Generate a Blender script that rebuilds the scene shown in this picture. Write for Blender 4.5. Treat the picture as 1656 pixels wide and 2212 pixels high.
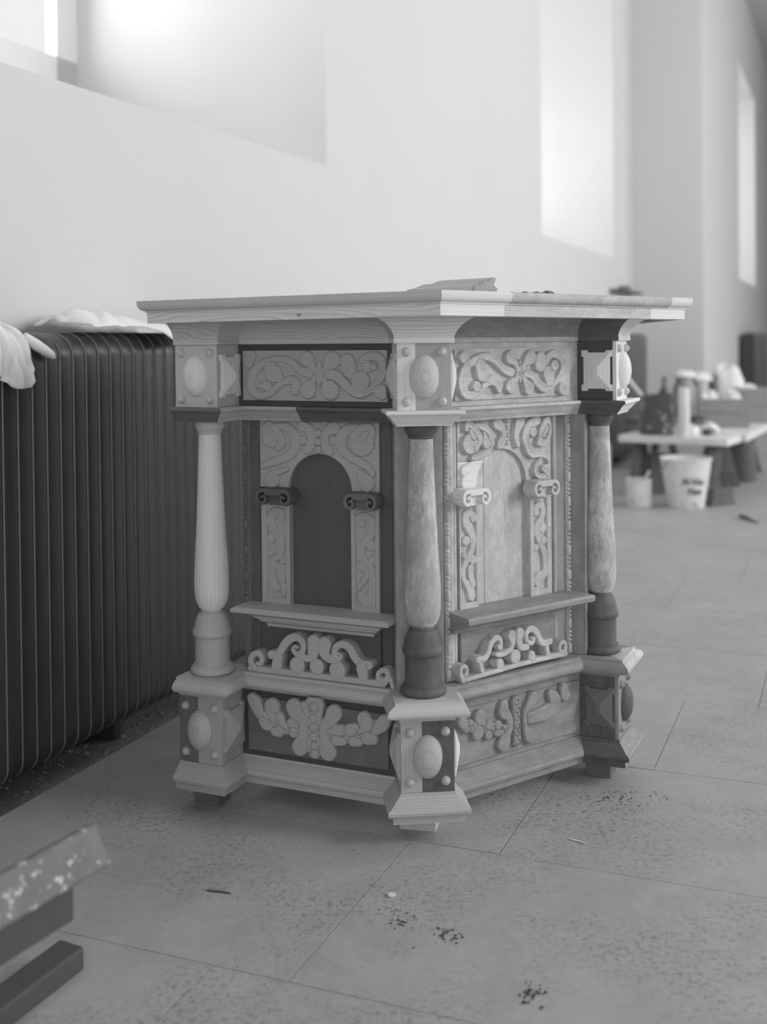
import bpy, bmesh, math, random
import numpy as np
from mathutils import Vector, Matrix
for _o in list(bpy.data.objects): bpy.data.objects.remove(_o)
random.seed(7)
SC = bpy.context.scene
COL = SC.collection
rad = math.radians

# ------------------------------------------------------------------ camera
IMW, IMH, FPX = 1656., 2212., 2500.
PITCH, ROLL, HC = rad(.9), .0098, 1.22
cam_d = bpy.data.cameras.new('camera')
cam = bpy.data.objects.new('camera', cam_d)
COL.objects.link(cam)
cam_d.sensor_fit = 'VERTICAL'
cam_d.sensor_height = 36.
cam_d.sensor_width = 36.
cam_d.lens = FPX / IMH * 36.
cy0 = 730.5 + FPX * math.tan(PITCH)
cam_d.shift_y = -(IMH / 2 - cy0) / IMH
_F = Vector((0, math.cos(PITCH), -math.sin(PITCH)))
_U0 = Vector((0, math.sin(PITCH), math.cos(PITCH)))
_R = math.cos(ROLL) * Vector((1, 0, 0)) - math.sin(ROLL) * _U0
_U = math.sin(ROLL) * Vector((1, 0, 0)) + math.cos(ROLL) * _U0
cam.matrix_world = Matrix(((_R.x, _U.x, -_F.x, 0), (_R.y, _U.y, -_F.y, 0), (_R.z, _U.z, -_F.z, HC), (0, 0, 0, 1)))
cam_d.clip_start = .05
cam_d.dof.use_dof = True
cam_d.dof.focus_distance = 2.85
cam_d.dof.aperture_fstop = 2.0
SC.camera = cam

# ------------------------------------------------------------------ colour management, sky, window and fill light
SC.view_settings.view_transform = 'Standard'
SC.view_settings.look = 'None'
SC.view_settings.gamma = 1.0
SC.view_settings.use_curve_mapping = False
SC.view_settings.exposure = 0.1
wd = bpy.data.worlds.new('overcast_sky')
SC.world = wd
wd.use_nodes = True
wd.node_tree.nodes['Background'].inputs[0].default_value = (1, 1, 1, 1)
wd.node_tree.nodes['Background'].inputs[1].default_value = 0.82

# the hall is turned 22 degrees from the camera: w runs along the window wall, v points away from it
WD = Vector((math.sin(rad(22)), math.cos(rad(22)), 0))
VD = Vector((math.cos(rad(22)), -math.sin(rad(22)), 0))
def wv(w, v, z=0.): return WD * w + VD * v + Vector((0, 0, z))
def window_lamp(name, w, v, z, sw, sh, power, facing, tilt=0.):
    d = bpy.data.lights.new(name, 'AREA'); d.shape = 'RECTANGLE'; d.size = sw; d.size_y = sh; d.energy = power
    d.color = (1, 1, 1)
    o = bpy.data.objects.new(name, d); COL.objects.link(o)
    o.location = wv(w, v, z)
    dirv = VD * facing * math.cos(tilt) + Vector((0, 0, -math.sin(tilt)))
    o.rotation_euler = dirv.to_track_quat('-Z', 'Y').to_euler()
    return o
#LAMPS
window_lamp('window_light_right_middle', 3.6, 5.6, 3.6, 1.5, 3.0, 215, -1, .1)
window_lamp('window_light_right_far', 9.6, 5.6, 3.5, 3.0, 3.2, 265, -1, .1)
window_lamp('window_light_right_last', 16.7, 5.6, 3.7, 3.2, 3.0, 115, -1, .1)
window_lamp('window_light_left_last', 19.5, -3.5, 3.8, 3.0, 3.2, 80, 1, .1)
window_lamp('window_light_left_near', 2.9, -4.5, 2.7, 2.8, 2.6, 215, 1, -.05)
window_lamp('window_light_left_far', 10.4, -4.5, 2.8, 2.8, 2.8, 160, 1, -.05)
_b = window_lamp('fill_light_behind', -5.8, 1.8, 1.7, 4.0, 2.6, 122, 1)  # added fill lamp behind the camera; the wall there has no opening
_b.rotation_euler = WD.to_track_quat('-Z', 'Y').to_euler()
#ENDLAMPS

# ------------------------------------------------------------------ materials
def nmat(name):
    m = bpy.data.materials.new(name); m.use_nodes = True
    nt = m.node_tree
    b = nt.nodes['Principled BSDF']
    return m, nt, b
def nd(nt, typ, **kw):
    n = nt.nodes.new(typ)
    for k, v in kw.items():
        if k.startswith('i_'):
            n.inputs[k[2:].replace('_', ' ')].default_value = v
        else: setattr(n, k, v)
    return n
def g(v, a=1): return (v, v, v, a)
def math_node(nt, op, a, b=None, clamp=False):
    n = nt.nodes.new('ShaderNodeMath'); n.operation = op; n.use_clamp = clamp
    for i, x in enumerate((a, b)):
        if x is None: continue
        if isinstance(x, (int, float)): n.inputs[i].default_value = x
        else: nt.links.new(x, n.inputs[i])
    return n.outputs[0]
def ramp(nt, fac, stops):
    r = nt.nodes.new('ShaderNodeValToRGB'); nt.links.new(fac, r.inputs[0])
    el = r.color_ramp.elements
    el[0].position, el[0].color = stops[0][0], g(stops[0][1])
    el[1].position, el[1].color = stops[-1][0], g(stops[-1][1])
    for p_, c_ in stops[1:-1]:
        e = el.new(p_); e.color = g(c_)
    return r.outputs[0]
def scaled(nt, vec, s):
    m = nt.nodes.new('ShaderNodeVectorMath'); m.operation = 'MULTIPLY'
    nt.links.new(vec, m.inputs[0]); m.inputs[1].default_value = s
    return m.outputs[0]
def noise(nt, vec, scale, detail=3, rough=.55, dist=0):
    n = nt.nodes.new('ShaderNodeTexNoise'); nt.links.new(vec, n.inputs['Vector'])
    n.inputs['Scale'].default_value = scale; n.inputs['Detail'].default_value = detail
    n.inputs['Roughness'].default_value = rough; n.inputs['Distortion'].default_value = dist
    return n.outputs['Fac']
def bump(nt, b, h, strength=.3, dist=.001):
    n = nt.nodes.new('ShaderNodeBump'); n.inputs['Strength'].default_value = strength; n.inputs['Distance'].default_value = dist
    nt.links.new(h, n.inputs['Height']); nt.links.new(n.outputs[0], b.inputs['Normal'])
WOODS = {}
def wood(name, base, grain=.12, period=.008, blotch=.08, worn=0., wornc=.6, rough=.6, dirt=0., knot=None, distort=10., xs=.16):
    """pine with growth rings; coordinates come from each board's own 'gc' attribute (x runs along the grain, metres)"""
    if name in WOODS: return WOODS[name]
    m, nt, b = nmat(name)
    at = nt.nodes.new('ShaderNodeAttribute'); at.attribute_name = 'gc'
    v = at.outputs['Vector']
    w = nt.nodes.new('ShaderNodeTexWave'); w.wave_type = 'BANDS'; w.bands_direction = 'Y'; w.wave_profile = 'SAW'
    nt.links.new(scaled(nt, v, (xs, 1, .7)), w.inputs['Vector'])
    w.inputs['Scale'].default_value = .314 / period; w.inputs['Distortion'].default_value = distort
    w.inputs['Detail'].default_value = 1.5; w.inputs['Detail Scale'].default_value = .35; w.inputs['Detail Roughness'].default_value = .45
    rings = math_node(nt, 'POWER', w.outputs['Fac'], 1.8)
    fib = noise(nt, scaled(nt, v, (30, 1400, 1400)), 1, 2)
    bl = noise(nt, scaled(nt, v, (3, 14, 14)), 1, 4, .6)
    f = math_node(nt, 'MULTIPLY', rings, -grain)
    f = math_node(nt, 'ADD', f, 1.)
    f2 = math_node(nt, 'ADD', math_node(nt, 'MULTIPLY', math_node(nt, 'SUBTRACT', fib, .5), grain * 1.1), 1.)
    f3 = math_node(nt, 'ADD', math_node(nt, 'MULTIPLY', math_node(nt, 'SUBTRACT', bl, .5), blotch * 2.2), 1.)
    f = math_node(nt, 'MULTIPLY', math_node(nt, 'MULTIPLY', f, f2), f3)
    if knot:
        sub = nt.nodes.new('ShaderNodeVectorMath'); sub.operation = 'SUBTRACT'
        nt.links.new(v, sub.inputs[0]); sub.inputs[1].default_value = knot
        ln = nt.nodes.new('ShaderNodeVectorMath'); ln.operation = 'LENGTH'
        nt.links.new(scaled(nt, sub.outputs[0], (.8, 1, 0)), ln.inputs[0])
        kk = nt.nodes.new('ShaderNodeMapRange'); nt.links.new(ln.outputs['Value'], kk.inputs[0])
        kk.inputs[1].default_value = .003; kk.inputs[2].default_value = .0065
        kk.inputs[3].default_value = .5; kk.inputs[4].default_value = 1.
        f = math_node(nt, 'MULTIPLY', f, kk.outputs[0])
    col = math_node(nt, 'MULTIPLY', f, base)
    if dirt:
        dn = noise(nt, scaled(nt, v, (18, 40, 40)), 1, 5, .7)
        dr = ramp(nt, dn, [(.35, 1 - dirt), (.62, 1.)])
        col = math_node(nt, 'MULTIPLY', col, dr)
    if worn:
        wn = noise(nt, scaled(nt, v, (38, 90, 90)), 1, 9, .8, .3)
        wl = noise(nt, scaled(nt, v, (9, 16, 16)), 1, 3, .6)
        wn = math_node(nt, 'ADD', math_node(nt, 'MULTIPLY', wn, .6), math_node(nt, 'MULTIPLY', wl, .4))
        wr = ramp(nt, wn, [(.53 - worn * .1, 0.), (.62 - worn * .1, .72)])
        mx = nt.nodes.new('ShaderNodeMix'); mx.data_type = 'FLOAT'
        nt.links.new(wr, mx.inputs[0]); nt.links.new(col, mx.inputs[2]); mx.inputs[3].default_value = wornc
        col = mx.outputs[0]
    cc = nt.nodes.new('ShaderNodeCombineColor')
    for i in range(3): nt.links.new(col, cc.inputs[i])
    nt.links.new(cc.outputs[0], b.inputs['Base Color'])
    b.inputs['Roughness'].default_value = rough
    b.inputs['Specular IOR Level'].default_value = .35
    bump(nt, b, math_node(nt, 'ADD', fib, math_node(nt, 'MULTIPLY', rings, .5)), .35, .0006)
    WOODS[name] = m
    return m
def plain(name, base, rough=.7, nscale=8., namp=.1, bumpy=0., bscale=60., metal=0., spots=None):
    """paint, plaster, metal: object coordinates"""
    if name in WOODS: return WOODS[name]
    m, nt, b = nmat(name)
    tc = nt.nodes.new('ShaderNodeTexCoord'); v = tc.outputs['Object']
    n = noise(nt, v, nscale, 6, .6)
    f = math_node(nt, 'ADD', math_node(nt, 'MULTIPLY', math_node(nt, 'SUBTRACT', n, .5), namp * 2.), 1.)
    col = math_node(nt, 'MULTIPLY', f, base)
    if spots:
        sn = noise(nt, v, spots[0], 4, .65)
        sr = ramp(nt, sn, [(spots[1], 0.), (spots[1] + .05, 1.)])
        mx = nt.nodes.new('ShaderNodeMix'); mx.data_type = 'FLOAT'
        nt.links.new(sr, mx.inputs[0]); nt.links.new(col, mx.inputs[2]); mx.inputs[3].default_value = spots[2]
        col = mx.outputs[0]
    cc = nt.nodes.new('ShaderNodeCombineColor')
    for i in range(3): nt.links.new(col, cc.inputs[i])
    nt.links.new(cc.outputs[0], b.inputs['Base Color'])
    b.inputs['Roughness'].default_value = rough; b.inputs['Metallic'].default_value = metal
    if bumpy: bump(nt, b, noise(nt, v, bscale, 4, .6), .5, bumpy)
    WOODS[name] = m
    return m

NEW = wood('new_pine', 0.600, .16, .007, .06)
NEWSHADE = wood('new_pine_shaded', 0.500, .17, .007, .07)  # same new pine in a darker copy: lower-zone shade put into its colour
NEWL = wood('new_pine_pale', 0.800, .10, .012, .05)
NEWK = wood('new_pine_wide_board', 0.760, .26, .009, .07, knot=(.31, .012, 0), distort=34, xs=.22)
NEWM = wood('new_pine_mid', 0.460, .24, .006, .06, distort=12)
NEWC = wood('new_pine_flat_sawn', 0.580, .28, .008, .07, distort=30, xs=.3)
OLD = wood('old_wood_grey', 0.360, .16, .005, .16, dirt=.25)
OLDL = wood('old_wood_worn_pale', 0.580, .12, .006, .18, worn=.35, wornc=.68, dirt=.2)
OLDP = wood('old_wood_paint_remains', 0.460, .10, .006, .2, worn=.42, wornc=.66, dirt=.25, rough=.75)
OLDD = wood('old_wood_dark', 0.145, .2, .005, .2, dirt=.25)
DARK = wood('dark_stained_wood', 0.085, .12, .006, .12)
DARKB = wood('dark_old_board', 0.115, .12, .006, .2, worn=.05, wornc=.13)
MIDD = wood('brown_old_wood', 0.190, .18, .005, .16, dirt=.2)

# ------------------------------------------------------------------ mesh helpers
def link(o, parent=None):
    COL.objects.link(o)
    if parent is not None: o.parent = parent
    return o
def tag(o, label=None, cat=None, group=None, kind=None):
    if label: o['label'] = label
    if cat: o['category'] = cat
    if group: o['group'] = group
    if kind: o['kind'] = kind
    return o
def empty(name, loc, rz=0.):
    o = bpy.data.objects.new(name, None); o.location = loc; o.rotation_euler = (0, 0, rz); o.empty_display_size = .1
    COL.objects.link(o)
    return o
def mk(name, verts, faces, mat, parent=None, gc=None, smooth=True, angle=35, org=None):
    """mesh object; org is subtracted from the vertices (the parent's place)"""
    me = bpy.data.meshes.new(name)
    vs = np.asarray(verts, float).reshape(-1, 3)
    if org is not None: vs = vs - np.asarray(org, float)
    me.from_pydata(vs.tolist(), [], faces)
    if gc is None: gc = vs
    a = me.attributes.new('gc', 'FLOAT_VECTOR', 'POINT')
    a.data.foreach_set('vector', np.asarray(gc, np.float32).ravel())
    me.materials.append(mat)
    bm = bmesh.new(); bm.from_mesh(me)
    bmesh.ops.recalc_face_normals(bm, faces=bm.faces)
    bm.to_mesh(me); bm.free()
    if smooth:
        me.polygons.foreach_set('use_smooth', [True] * len(me.polygons))
        me.set_sharp_from_angle(angle=rad(angle))
    me.update()
    return link(bpy.data.objects.new(name, me), parent)
def tv(a): a = rad(a); return np.array([math.cos(a), math.sin(a), 0.])
def ov(a): a = rad(a); return np.array([math.sin(a), -math.cos(a), 0.])
class Frame:
    """s along the face (to the right seen from outside), o outwards, z up"""
    def __init__(f, org, ang): f.org = np.asarray(org, float); f.t = tv(ang); f.n = ov(ang); f.ang = ang
    def w(f, p):
        p = np.asarray(p, float).reshape(-1, 3)
        return f.org + p[:, :1] * f.t + p[:, 1:2] * f.n + p[:, 2:3] * np.array([0, 0, 1.])
_gr = random.Random(3)
def gcoords(p, along='s'):
    p = np.asarray(p, float).reshape(-1, 3)
    off = np.array([_gr.uniform(0, 5), _gr.uniform(0, 5), _gr.uniform(0, 5)])
    if along == 's': q = p[:, [0, 2, 1]]
    elif along == 'z': q = p[:, [2, 0, 1]]
    else: q = p[:, [1, 0, 2]]
    return q + off
def cbox(s0, s1, o0, o1, z0, z1, b=.0012):
    """chamfered box -> verts, faces"""
    b = min(b, (s1 - s0) * .4, (o1 - o0) * .4, (z1 - z0) * .4)
    V = []; idx = {}
    for ix, (x, sx) in enumerate(((s0, 1), (s1, -1))):
        for iy, (y, sy) in enumerate(((o0, 1), (o1, -1))):
            for iz, (z, sz) in enumerate(((z0, 1), (z1, -1))):
                for a in range(3):
                    p = [x + sx * b, y + sy * b, z + sz * b]; p[a] = (x, y, z)[a]
                    idx[ix, iy, iz, a] = len(V); V.append(p)
    F = []
    for a in range(3):
        o_ = [k for k in range(3) if k != a]
        for e in (0, 1):
            q = []
            for (p_, r_) in ((0, 0), (1, 0), (1, 1), (0, 1)):
                k = [0, 0, 0]; k[a] = e; k[o_[0]] = p_; k[o_[1]] = r_
                q.append(idx[k[0], k[1], k[2], a])
            F.append(q)
    for a in range(3):
        b_, c_ = [k for k in range(3) if k != a]
        for p_ in (0, 1):
            for r_ in (0, 1):
                k0 = [0, 0, 0]; k1 = [0, 0, 0]
                k0[a] = 0; k1[a] = 1; k0[b_] = k1[b_] = p_; k0[c_] = k1[c_] = r_
                F.append([idx[(*k0, b_)], idx[(*k1, b_)], idx[(*k1, c_)], idx[(*k0, c_)]])
    for ix in (0, 1):
        for iy in (0, 1):
            for iz in (0, 1): F.append([idx[ix, iy, iz, a] for a in range(3)])
    return V, F
def fbox(name, fr, s0, s1, o0, o1, z0, z1, mat, parent, along='s', b=.0012, org=None):
    V, F = cbox(s0, s1, o0, o1, z0, z1, b)
    return mk(name, fr.w(V), F, mat, parent, gcoords(V, along), smooth=False, org=org)
def tube(pts, r, n=8, cap=True):
    """round bar through points; r number or list"""
    pts = [Vector(p) for p in pts]; rs = r if isinstance(r, (list, tuple)) else [r] * len(pts)
    V = []; F = []
    for i, p in enumerate(pts):
        d = (pts[min(i + 1, len(pts) - 1)] - pts[max(i - 1, 0)]).normalized()
        a = d.orthogonal().normalized() if i == 0 else (pa - d * pa.dot(d)).normalized()
        pa = a; c = d.cross(a)
        for k in range(n):
            t = 2 * math.pi * k / n
            V.append(p + (a * math.cos(t) + c * math.sin(t)) * rs[i])
    for i in range(len(pts) - 1):
        for k in range(n):
            F.append([i * n + k, i * n + (k + 1) % n, (i + 1) * n + (k + 1) % n, (i + 1) * n + k])
    if cap: F.append(list(range(n))); F.append([(len(pts) - 1) * n + k for k in range(n)])
    return [tuple(v) for v in V], F
def lathe(prof, n=48, cx=0, cy=0):
    V = []; F = []
    for (r, z) in prof:
        for k in range(n):
            t = 2 * math.pi * k / n
            V.append((cx + r * math.cos(t), cy + r * math.sin(t), z))
    m = len(prof)
    for i in range(m - 1):
        for k in range(n): F.append([i * n + k, i * n + (k + 1) % n, (i + 1) * n + (k + 1) % n, (i + 1) * n + k])
    F.append(list(range(n))); F.append([(m - 1) * n + k for k in range(n)])
    return V, F
def join(*vf):
    V = []; F = []
    for v, f in vf:
        n = len(V); V += [tuple(p) for p in v]; F += [[i + n for i in q] for q in f]
    return V, F
TRACE = {
 'frieze_L': [[[-0.4775,1.1776,0.0158],[-0.4839,1.1552,0.0111]],[[-0.3027,1.1334,0.0138],[-0.3289,1.1372,0.0117],[-0.3477,1.154,0.0102],[-0.3756,1.167,0.0093],[-0.4113,1.167,0.0087],[-0.4445,1.1552,0.011],[-0.4689,1.1355,0.0126],[-0.4784,1.109,0.0133],[-0.4726,1.0853,0.0133],[-0.4516,1.0724,0.0107],[-0.4244,1.0779,0.01],[-0.4033,1.0939,0.0094],[-0.3823,1.1084,0.0093],[-0.3556,1.1137,0.0124],[-0.341,1.1022,0.0123],[-0.3486,1.0865,0.0123]],[[-0.4205,1.1487,0.0141],[-0.4117,1.133,0.025],[-0.394,1.1226,0.0124]],[[-0.4512,1.0987,0.0063],[-0.4301,1.0989,0.0141]],[[-0.311,1.1682,0.0208],[-0.301,1.1565,0.0122],[-0.2896,1.1411,0.0073],[-0.2889,1.1231,0.0073],[-0.2972,1.1076,0.0092],[-0.3091,1.0895,0.0239]],[[-0.2391,1.1655,0.0235],[-0.2564,1.1476,0.0097],[-0.2638,1.1258,0.0079],[-0.2598,1.1079,0.0097],[-0.2457,1.0888,0.0257]],[[-0.2764,1.1591,0.0055],[-0.2768,1.1283,0.0116],[-0.2785,1.1026,0.0055]],[[-0.2481,1.1284,0.0127],[-0.2281,1.126,0.0145],[-0.2085,1.1082,0.0135],[-0.1889,1.0906,0.0126],[-0.1611,1.0795,0.0113],[-0.1359,1.0898,0.0083],[-0.1192,1.1051,0.0088],[-0.101,1.1265,0.0112],[-0.0967,1.1515,0.0117],[-0.1102,1.1716,0.0124],[-0.1322,1.1754,0.0112],[-0.1545,1.1654,0.0104]],[[-0.1444,1.0784,0.0053],[-0.1249,1.0887,0.0071],[-0.1029,1.0851,0.02]],[[-0.1966,1.1616,0.0209],[-0.1912,1.1413,0.0203],[-0.1858,1.1211,0.0075]],[[-0.1607,1.1123,0.0261]],[[-0.1422,1.149,0.0163]],[[-0.1242,1.149,0.0103]]],
 'frieze_R': [[[0.1304,1.1694,0.0163],[0.1431,1.1533,0.01]],[[0.289,1.1279,0.0131],[0.2646,1.1366,0.0117],[0.2432,1.1533,0.0116],[0.2219,1.1668,0.0116],[0.1928,1.1693,0.0107],[0.1639,1.1598,0.0114],[0.1379,1.1455,0.0113],[0.1235,1.1242,0.0112],[0.1219,1.0986,0.0125],[0.1345,1.0765,0.0125],[0.1604,1.0735,0.0106],[0.184,1.0846,0.0089],[0.2026,1.1,0.0102],[0.2266,1.1093,0.0142],[0.2453,1.0987,0.0155],[0.2478,1.0845,0.0104]],[[0.1847,1.1465,0.0191],[0.1924,1.1263,0.0217]],[[0.171,1.095,0.0147]],[[0.2894,1.1666,0.0197],[0.3057,1.1499,0.0079],[0.3124,1.1293,0.0069],[0.308,1.111,0.0084],[0.2886,1.0912,0.0197]],[[0.3587,1.1653,0.0201],[0.3376,1.1493,0.0085],[0.329,1.1289,0.0069],[0.3371,1.1061,0.0085],[0.3522,1.085,0.0192]],[[0.321,1.1578,0.004],[0.3215,1.1291,0.0053],[0.3204,1.1004,0.004]],[[0.3415,1.1224,0.0106],[0.3638,1.1177,0.012],[0.3834,1.0985,0.0135],[0.4089,1.0832,0.0136],[0.4378,1.0906,0.0096],[0.4613,1.1088,0.0096],[0.4762,1.1316,0.0097],[0.4735,1.157,0.011],[0.4532,1.1721,0.0123],[0.43,1.1703,0.0109],[0.4096,1.1498,0.0136]],[[0.3955,1.1626,0.0184],[0.3939,1.146,0.0216]],[[0.4237,1.1203,0.0218],[0.4264,1.1014,0.0164]],[[0.4456,1.1428,0.0159]],[[0.4757,1.0788,0.0171]]],
 'arch_L': [[[-0.4354,0.9635,0.0295]],[[-0.4199,0.9925,0.0079],[-0.3899,0.9888,0.0118],[-0.3678,0.9674,0.0143],[-0.3656,0.9412,0.0143],[-0.3834,0.9165,0.0131],[-0.4136,0.9023,0.0118],[-0.4465,0.8924,0.0106],[-0.4644,0.8828,0.0074]],[[-0.4554,0.9829,0.0119],[-0.4426,0.9932,0.0119],[-0.4226,0.977,0.0111],[-0.4054,0.9533,0.0118],[-0.4156,0.9353,0.0105]],[[-0.4415,0.981,0.0063],[-0.4203,0.9606,0.0089]],[[-0.3452,0.9931,0.015],[-0.3256,0.9859,0.0134],[-0.3174,0.9622,0.0124],[-0.3238,0.9381,0.0134],[-0.3324,0.9313,0.0124]],[[-0.3432,0.956,0.013]],[[-0.2986,0.9974,0.0093]],[[-0.2989,0.9757,0.0108]],[[-0.2992,0.9529,0.0098]],[[-0.2994,0.9333,0.0103]],[[-0.2527,0.9908,0.0178],[-0.2721,0.9807,0.0115],[-0.2797,0.9588,0.0123],[-0.2751,0.9373,0.0133],[-0.2655,0.9301,0.0123]],[[-0.2555,0.9584,0.0117]],[[-0.1747,0.9553,0.0363]],[[-0.1766,0.9936,0.0075],[-0.2121,0.9885,0.0126],[-0.2315,0.9666,0.0147],[-0.2318,0.9408,0.0147],[-0.2129,0.9199,0.0114],[-0.1823,0.9049,0.0113],[-0.1566,0.8919,0.0105],[-0.1451,0.8753,0.0087]],[[-0.2005,0.9695,0.0096],[-0.1766,0.9904,0.0105],[-0.1531,0.9952,0.0105],[-0.1428,0.9795,0.009],[-0.1535,0.958,0.0085]],[[-0.1793,0.9594,0.0085],[-0.1591,0.9802,0.006]],[[-0.1779,0.874,0.0113],[-0.1617,0.8512,0.023]],[[-0.4369,0.8495,0.0232]],[[-0.4215,0.8689,0.009],[-0.3913,0.8789,0.0063]]],
 'arch_R': [[[0.1772,0.9457,0.0269]],[[0.1966,0.9914,0.008],[0.2203,0.9875,0.0104],[0.2441,0.9725,0.0105],[0.2511,0.9485,0.0105],[0.2388,0.9274,0.0093],[0.2123,0.9146,0.0092],[0.1862,0.9083,0.008]],[[0.1659,0.9841,0.0079],[0.172,0.999,0.0109],[0.1894,0.9864,0.0096],[0.2058,0.9693,0.0097],[0.2104,0.9509,0.0087],[0.1959,0.9338,0.0087]],[[0.1753,0.9818,0.0046],[0.1892,0.963,0.0096]],[[0.2318,0.9442,0.0153],[0.2249,0.9718,0.0046]],[[0.271,0.993,0.0176],[0.2903,0.9755,0.0106],[0.2931,0.9606,0.0094],[0.2851,0.9446,0.0141],[0.2789,0.9367,0.0129]],[[0.3103,1.0002,0.0076]],[[0.3089,0.98,0.0066]],[[0.3087,0.9616,0.0066]],[[0.3084,0.9413,0.0071]],[[0.3501,0.9926,0.0168],[0.3398,0.9728,0.0119],[0.3371,0.9507,0.01],[0.3432,0.9318,0.0076]],[[0.4111,0.9952,0.0146],[0.3828,0.9816,0.0133],[0.3699,0.9581,0.0133],[0.3772,0.9296,0.0133],[0.3922,0.9062,0.0121],[0.4204,0.9024,0.0086],[0.4462,0.895,0.0074],[0.4539,0.8793,0.0049]],[[0.3979,0.964,0.0146]],[[0.4234,0.9418,0.011],[0.4314,0.9696,0.011],[0.4499,0.9951,0.0098],[0.4602,0.9795,0.0059],[0.4586,0.953,0.0069],[0.4414,0.9332,0.0098],[0.4207,0.9344,0.011]],[[0.4364,0.9524,0.0074],[0.4509,0.9724,0.0069]],[[0.4254,0.8851,0.0086],[0.4085,0.8732,0.0088],[0.407,0.8564,0.0088],[0.4198,0.8441,0.0083],[0.4405,0.8425,0.0074]],[[0.4355,0.8636,0.0086],[0.4536,0.8481,0.0084]],[[0.1812,0.8861,0.0126],[0.1624,0.8768,0.0164]],[[0.1691,0.8475,0.0223],[0.1832,0.8482,0.0183]]],
 'pil_LL': [[[-0.4139,0.7484,0.0089],[-0.4089,0.7637,0.0087],[-0.4283,0.7648,0.0115],[-0.4432,0.7468,0.0115],[-0.4386,0.7256,0.0115],[-0.4218,0.7052,0.0123],[-0.4124,0.6801,0.0122],[-0.4176,0.652,0.0102],[-0.4349,0.6379,0.0092]],[[-0.4415,0.6954,0.0133]],[[-0.4456,0.6565,0.0113]],[[-0.4326,0.6273,0.009],[-0.4427,0.6008,0.0108],[-0.4357,0.5734,0.0123],[-0.426,0.5635,0.0102]],[[-0.4228,0.6237,0.0077],[-0.4134,0.5987,0.0092],[-0.4065,0.5672,0.0082],[-0.4056,0.548,0.0061]],[[-0.4069,0.6356,0.0087]]],
 'pil_LR': [[[-0.1784,0.7489,0.0117],[-0.1851,0.7609,0.0093],[-0.1691,0.767,0.0102],[-0.1488,0.7547,0.0107],[-0.1491,0.7299,0.0116],[-0.163,0.7043,0.0126],[-0.1791,0.6867,0.0117],[-0.1793,0.6639,0.0117],[-0.1658,0.6482,0.0102],[-0.1502,0.6308,0.0102],[-0.1471,0.5979,0.0092],[-0.1509,0.5646,0.0121],[-0.1511,0.546,0.0121],[-0.1692,0.5486,0.0134],[-0.1805,0.5642,0.011]],[[-0.1517,0.6926,0.0141]],[[-0.1476,0.6557,0.0111]],[[-0.1819,0.6388,0.011],[-0.1638,0.6277,0.0088],[-0.1686,0.6066,0.0078],[-0.1871,0.5824,0.0064]]],
 'pil_RL': [[[0.1879,0.752,0.0103],[0.1833,0.766,0.0087],[0.1645,0.7642,0.0114],[0.1643,0.7436,0.0128],[0.1781,0.7223,0.0128],[0.1861,0.6998,0.0103],[0.1822,0.6713,0.0087],[0.1655,0.6481,0.0096],[0.1536,0.6244,0.0082],[0.1556,0.5972,0.0077],[0.1741,0.5749,0.0126],[0.1809,0.5523,0.0133]],[[0.1637,0.6969,0.0128]],[[0.1575,0.6598,0.0086]],[[0.1855,0.6457,0.0126]],[[0.1794,0.6247,0.011],[0.1791,0.6031,0.0096],[0.1859,0.5805,0.0087]]],
 'pil_RR': [[[0.4097,0.7468,0.0122],[0.4098,0.7619,0.0093],[0.4279,0.7649,0.0103],[0.4355,0.7481,0.0103],[0.4275,0.7281,0.0103],[0.4131,0.7087,0.0127],[0.4129,0.6899,0.0117],[0.4217,0.6663,0.0093],[0.437,0.638,0.0103],[0.4406,0.6072,0.0084],[0.439,0.5789,0.0113],[0.4181,0.5684,0.0152],[0.4128,0.5558,0.011]],[[0.4338,0.7028,0.0143]],[[0.436,0.6685,0.0118]],[[0.4087,0.6507,0.0103]]],
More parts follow.
